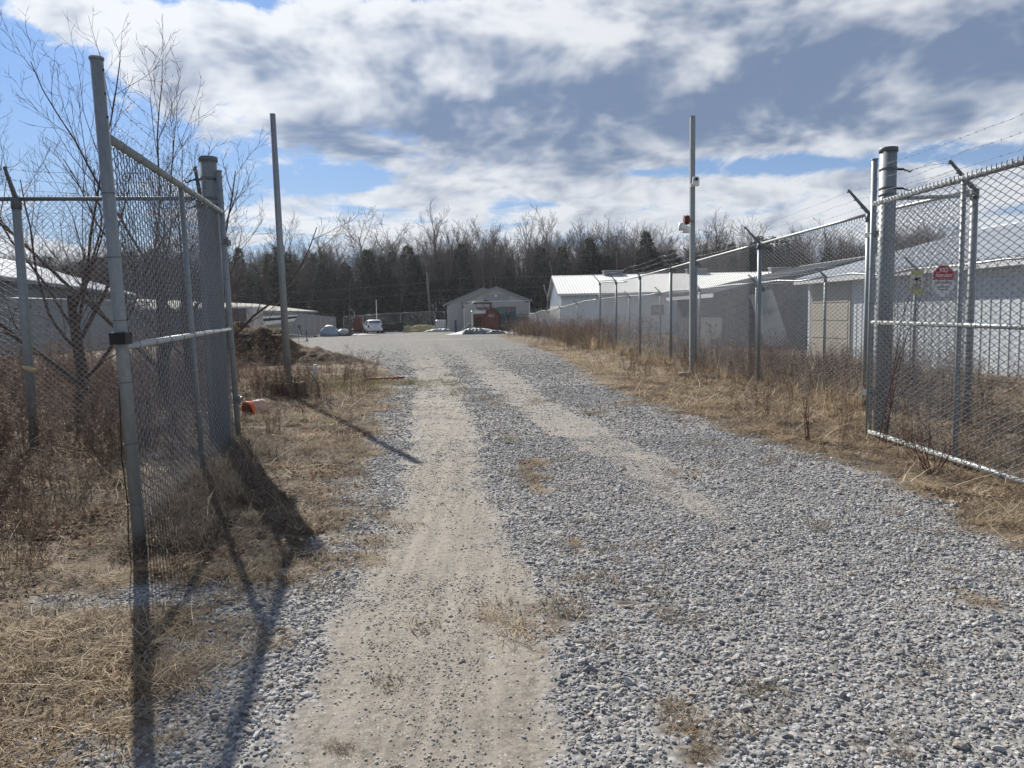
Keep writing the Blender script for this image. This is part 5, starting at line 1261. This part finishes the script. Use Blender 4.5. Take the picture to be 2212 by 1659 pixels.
FAR = dict(seg=(1.6, 1, .8, .6, .6), wob=(.035, .10, .13, .16, .16), up=(.05, .5, .35, .2, .2), tap=(.35, .3, .3, .4, .4), nb=((14, 18), (7, 10), (5, 7), (0, 0), (0, 0)), ang=((28, 64), (25, 55), (25, 55), (0, 0), (0, 0)),
           len=((.34, .56), (.35, .62), (.35, .6), (0, 0), (0, 0)), rr=((.28, .45), (.35, .5), (.4, .6), (1, 1), (1, 1)), drop=(.35, .4, .3, 0, 0), rmin=.016)
FAR['from'] = (.38, .15, .15, 0, 0)
TALL = dict(FAR); TALL['ang'] = ((14, 30), (18, 40), (20, 45), (0, 0), (0, 0)); TALL['from'] = (.28, .2, .15, 0, 0)
def far_tree_parts(seed, P, r=.2):
    rng = np.random.default_rng(seed); out = []; grow(rng, (0, 0, -.3), (rng.normal(0, .03), rng.normal(0, .03), 1), 11.5, r, 0, 3, out, P)
    a = MB(); b = MB()
    for pts, rad, lvl in out: (a if lvl == 0 else b).tube(pts, rad, (6, 4, 3, 3)[lvl], False)
    zmax = max(p[2] for pts, _, _ in out for p in pts); return a, b, zmax

def cedar_parts(seed, H=11.0, R=2.0, n=900, shape=1.0):
    rng = np.random.default_rng(seed); a = MB().tube([(0, 0, -.3), (0, 0, H * .95)], [.18, .03], 6, False)
    V = []; F = []; T = []
    for i in range(n):
        f = rng.random()**.8; z = H * (.04 + .96 * f); rad = R * (1 - f**1.6)**(.8 * shape) * (.75 + .35 * vnoise(f * 9, seed * 1.7, seed)) + .12
        q = rad * math.sqrt(rng.uniform(.25, 1.0)); az = rng.uniform(0, 2 * pi); c = np.array([q * cos(az), q * sin(az), z])
        out_ = np.array([cos(az + rng.normal(0, .5)), sin(az + rng.normal(0, .5)), rng.uniform(-.5, .5)]); out_ /= np.linalg.norm(out_); sd_ = np.cross(out_, (0, 0, 1)); sd_ /= np.linalg.norm(sd_); sd_ = sd_ * cos(rng.uniform(-1, 1)) + np.array([0, 0, 1]) * rng.uniform(-.8, .8)
        l = rng.uniform(.25, .60) * (1.1 - .4 * f); w = l * rng.uniform(.25, .5); b = len(V); t = rng.random()
        for k in range(3):
            o = out_ + rng.normal(0, .35, 3); V += [c, c + o * l * .6 + sd_ * w * .5, c + o * l, c + o * l * .55 - sd_ * w * .5]; F.append((b, b + 1, b + 2, b + 3)); b += 4; T += [t] * 4
    m = MB().add(V, F); return a, m, T
def tone_mesh(mb, m, T):
    me = mb.mesh('crown', m); a = me.attributes.new('tone', 'FLOAT', 'POINT'); a.data.foreach_set('value', np.array(T, np.float32)); return me

def forest():
    rng = np.random.default_rng(77)
    var = []
    for i in range(7):
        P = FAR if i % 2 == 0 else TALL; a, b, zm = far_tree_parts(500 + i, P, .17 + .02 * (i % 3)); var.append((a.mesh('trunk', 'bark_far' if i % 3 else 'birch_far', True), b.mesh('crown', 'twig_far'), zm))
    ced = []
    for i in range(5):
        a, m, T = cedar_parts(600 + i, 11, 1.7 + .35 * (i % 3), 1300, (1.0, .8, 1.2)[i % 3]); ced.append((a.mesh('trunk', 'bark_far'), tone_mesh(m, 'cedar', T), 11.0))
    def place(name, label, cat, v, x, y, h, rz, group):
        t = thing(name, label, cat, (x, y, -.5), rz, group); s_ = h / v[2]; t.scale = (s_ * rng.uniform(.9, 1.1), s_ * rng.uniform(.9, 1.1), s_)
        link('trunk', v[0], t); link('crown', v[1], t)
    # trees that stand out of the wood, left to right: (pixel column, height, kind, label)
    named = [(640, 119, 18.0, 0, 'dark bare tree rising above the wood right behind the left steel pole'), (700, 121, 15.0, 3, 'slim pale bare tree left of the big twin trees in the wood'),
             (735, 118, 12.5, 2, 'crooked low bare tree at the dip in the skyline of the wood'), (805, 122, 20.0, 0, 'big round-headed bare tree, left of the twin pair, above the minivan'), (838, 124, 19.0, 4, 'big round-headed bare tree, right of the twin pair, above the minivan'),
             (905, 121, 16.0, 6, 'middling bare tree between the twin pair and the tallest tree'), (948, 120, 20.5, 1, 'tallest bare tree of the wood, just left of the garage'), (985, 124, 16.5, 2, 'short bare tree right beside the tallest tree of the wood'),
             (1040, 121, 18.0, 4, 'broad bare tree directly above the garage'), (1085, 125, 16.0, 6, 'narrow bare tree above the right half of the garage roof'), (1130, 120, 18.0, 5, 'fan-shaped bare tree right of the garage roof'), (1178, 119, 19.0, 3, 'upright dark bare tree above the gap between garage and white barn'),
             (1252, 121, 16.5, 0, 'bare tree above the left end of the white barn'), (1345, 121, 17.0, 4, 'bare tree above the second roof vent of the white barn'), (1420, 122, 16.5, 2, 'bare tree left of the square steel pole'), (1545, 121, 18.5, 1, 'pale tall bare tree right of the square steel pole'), (1600, 120, 16.8, 6, 'pale bare tree above the outermost fence arm')]
    for px, y, h, k, lab in named: place('bare_tree', lab, 'tree', var[k], (px - 1103) / 1662 * y, y, h, rng.uniform(0, 6.28), 'tall bare trees standing out of the wood')
    nc = [(1000, 117, 12.8, 0, 'broad dark cedar behind the left slope of the garage roof'), (1215, 117, 12.0, 1, 'pointed dark cedar left of the white barn'), (1275, 117, 13.2, 2, 'pointed dark cedar above the first roof vent of the white barn'), (1395, 117, 14.0, 3, 'tall dark cedar between the two bare trees left of the square pole'), (885, 117, 12.6, 4, 'dark cedar behind the leaning utility pole'), (800, 116, 12.0, 1, 'dark cedar below the big twin trees'), (1690, 117, 12.5, 2, 'dark cedar seen past the outermost fence arm'), (700, 116, 10.5, 3, 'dark cedar above the end of the hipped roof')]
    for px, y, h, k, lab in nc: place('cedar', lab, 'tree', ced[k], (px - 1103) / 1662 * y, y, h, rng.uniform(0, 6.28), 'dark cedars at the edge of the wood')
    # the rest of the wood reads as one mass
    protos = []
    for a, b, z in var + ced:
        me = bpy.data.meshes.new('wood_tree')
        bmv = [(np.array([v.co[:] for v in q.vertices]), [tuple(p.vertices) for p in q.polygons]) for q in (a, b)]
        mb = MB(); mb.cm = 0; mb.add(*bmv[0]); mb.cm = 1; mb.add(*bmv[1]); me = mb.mesh('wood_tree', [a.materials[0].name, b.materials[0].name])
        if 'tone' in b.attributes:
            at_ = me.attributes.new('tone', 'FLOAT', 'POINT'); n0 = len(bmv[0][0]); tv = np.zeros(len(b.vertices), np.float32); b.attributes['tone'].data.foreach_get('value', tv); at_.data.foreach_set('value', np.concatenate([np.full(n0, .3, np.float32), tv]))
        protos.append(me)
    P = []; Sc = []; I = []
    zs = [v[2] for v in var + ced]
    for x in np.arange(-125, 100, 2.0):                       # cedars, three deep
        for row in range(4):
            if rng.random() < .30: continue
            k = 7 + rng.integers(0, 5); h = (rng.uniform(7.0, 12.0) + (float(fbm(x * .09, 8.3, 16)) - .5) * 6) * (1.0 if x > -75 else .85); y = 116.5 + row * 3.5 + rng.normal(0, 1.0)
            P.append((x + rng.normal(0, .9), y, -.5)); Sc.append(h / zs[k]); I.append(k)
    for x in np.arange(-125, 75, .85):                       # bare trees
        for row in range(3):
            k = rng.integers(0, 7); h = (rng.normal(14.0, 1.6) if row else rng.normal(12.4, 1.8)) + (float(fbm(x * .07, 3.3, 15)) - .5) * 7; y = 119 + row * 7 + rng.normal(0, 2)
            P.append((x + rng.normal(0, 1.0), y, -.5)); Sc.append(np.clip(h, 8, 17) / zs[k]); I.append(k)
    for x in np.arange(-120, 95, .9):                         # undergrowth
        k = rng.integers(0, 12); P.append((x + rng.normal(0, .6), 114.5 + rng.normal(0, .8), -.5)); Sc.append(rng.uniform(2.0, 4.5) / zs[k]); I.append(k)
    n = len(P); R = np.stack([rng.normal(0, .03, n), rng.normal(0, .03, n), rng.uniform(0, 6.28, n)], 1)
    o = scatter('forest', 'dark mass of leafless trees and cedars behind the yard', 'forest', protos, P, R, np.repeat(np.array(Sc)[:, None], 3, 1), I)
forest()

# red-stemmed sapling clumps by the right gate leaf
def sapling(label, loc, seed, n, h, sp):
    rng = np.random.default_rng(seed); t = thing('sapling', label, 'shrub', (loc[0], loc[1], float(gh(*loc))), 0, 'red-stemmed saplings by the right gate leaf')
    for i in range(n):
        az = rng.uniform(0, 2 * pi); l = h * rng.uniform(.6, 1.1); d = np.array([cos(az) * sp, sin(az) * sp, 1]); p = [np.array([rng.normal(0, .03), rng.normal(0, .03), -.02])]
        for k in range(4): d = d + rng.normal(0, .10, 3) + (0, 0, .15); d /= np.linalg.norm(d); p.append(p[-1] + d * l / 4)
        mb = MB().tube(p, [.006, .005, .004, .003, .0015], 5, False)
        for k in range(3): c = p[1 + k]; e = rng.normal(0, .5, 3) + d; e /= np.linalg.norm(e); mb.tube([c, c + e * l * .25], [.003, .001], 3, False)
        part('stem', mb, 'red_stem', t)
sapling('low fan of red stems in front of the gate rail', (3.95, 7.15), 3, 9, .55, .8)
sapling('tall red sapling standing at the hinge side of the right gate leaf', (4.25, 8.75), 5, 4, 2.0, .14)
sapling('clump of upright red stems at the gravel edge by the gate corner', (3.55, 9.1), 9, 6, .65, .2)

# ------------------------------------------------------------------ small things near the drive
t = thing('drain_grate', 'rusty steel drain grate lying at the gravel corner beyond the left steel pole', 'grate', (-3.35, 19.6, float(gh(-3.35, 19.6)) + .0), .35)
for k in range(9): part('bar', MB().box(-.45 + .11 * k, -.40 + .11 * k, -.45, .45, 0, .03), 'red_rust', t)
for y in (-.46, .42): part('edge_bar', MB().box(-.47, .53, y, y + .04, -.005, .035), 'red_rust', t)
t = thing('foam_lump', 'beige lump of hardened foam stuck to the front fence post by the small tree', 'foam', (-5.74, 9.14, 1.06)); t.scale = (.7, .7, .8)
part('lump', loft([[(x * k + o, y * k, z) for x, y in ((-.10, -.03), (-.02, -.07), (.09, -.05), (.13, .0), (.06, .05), (-.06, .045))] for z, k, o in ((-.05, .35, .05), (-.02, .8, .04), (.015, .85, -.01), (.05, .45, -.05))]), 'foam', t, True)
t = thing('fallen_branch', 'bent bare branch poking up beside the round concrete footing', 'branch', (-3.75, 14.7, float(gh(-3.75, 14.7))))
part('stem', MB().tube([(.05, 0, 0), (.02, 0, .3), (-.15, .02, .55), (-.30, .03, .95), (-.32, .03, 1.35)], [.009, .008, .007, .005, .003], 6), 'twig', t, True)

# ------------------------------------------------------------------ thin spring haze
hz_ = MB().box(-710, 710, -70, 910, -2.0, 24).mesh('haze')
hm = bpy.data.materials.new('haze'); hm.use_nodes = True; hm.node_tree.nodes.clear()
vo = hm.node_tree.nodes.new('ShaderNodeVolumePrincipled'); vo.inputs['Color'].default_value = (.86, .92, 1, 1); vo.inputs['Density'].default_value = .00020; vo.inputs['Anisotropy'].default_value = .3
mo_ = hm.node_tree.nodes.new('ShaderNodeOutputMaterial'); hm.node_tree.links.new(vo.outputs[0], mo_.inputs['Volume']); hz_.materials.clear(); hz_.materials.append(hm)
ho = link('haze', hz_); ho['kind'] = 'stuff'; ho['label'] = 'thin pale haze in the air over the yard'
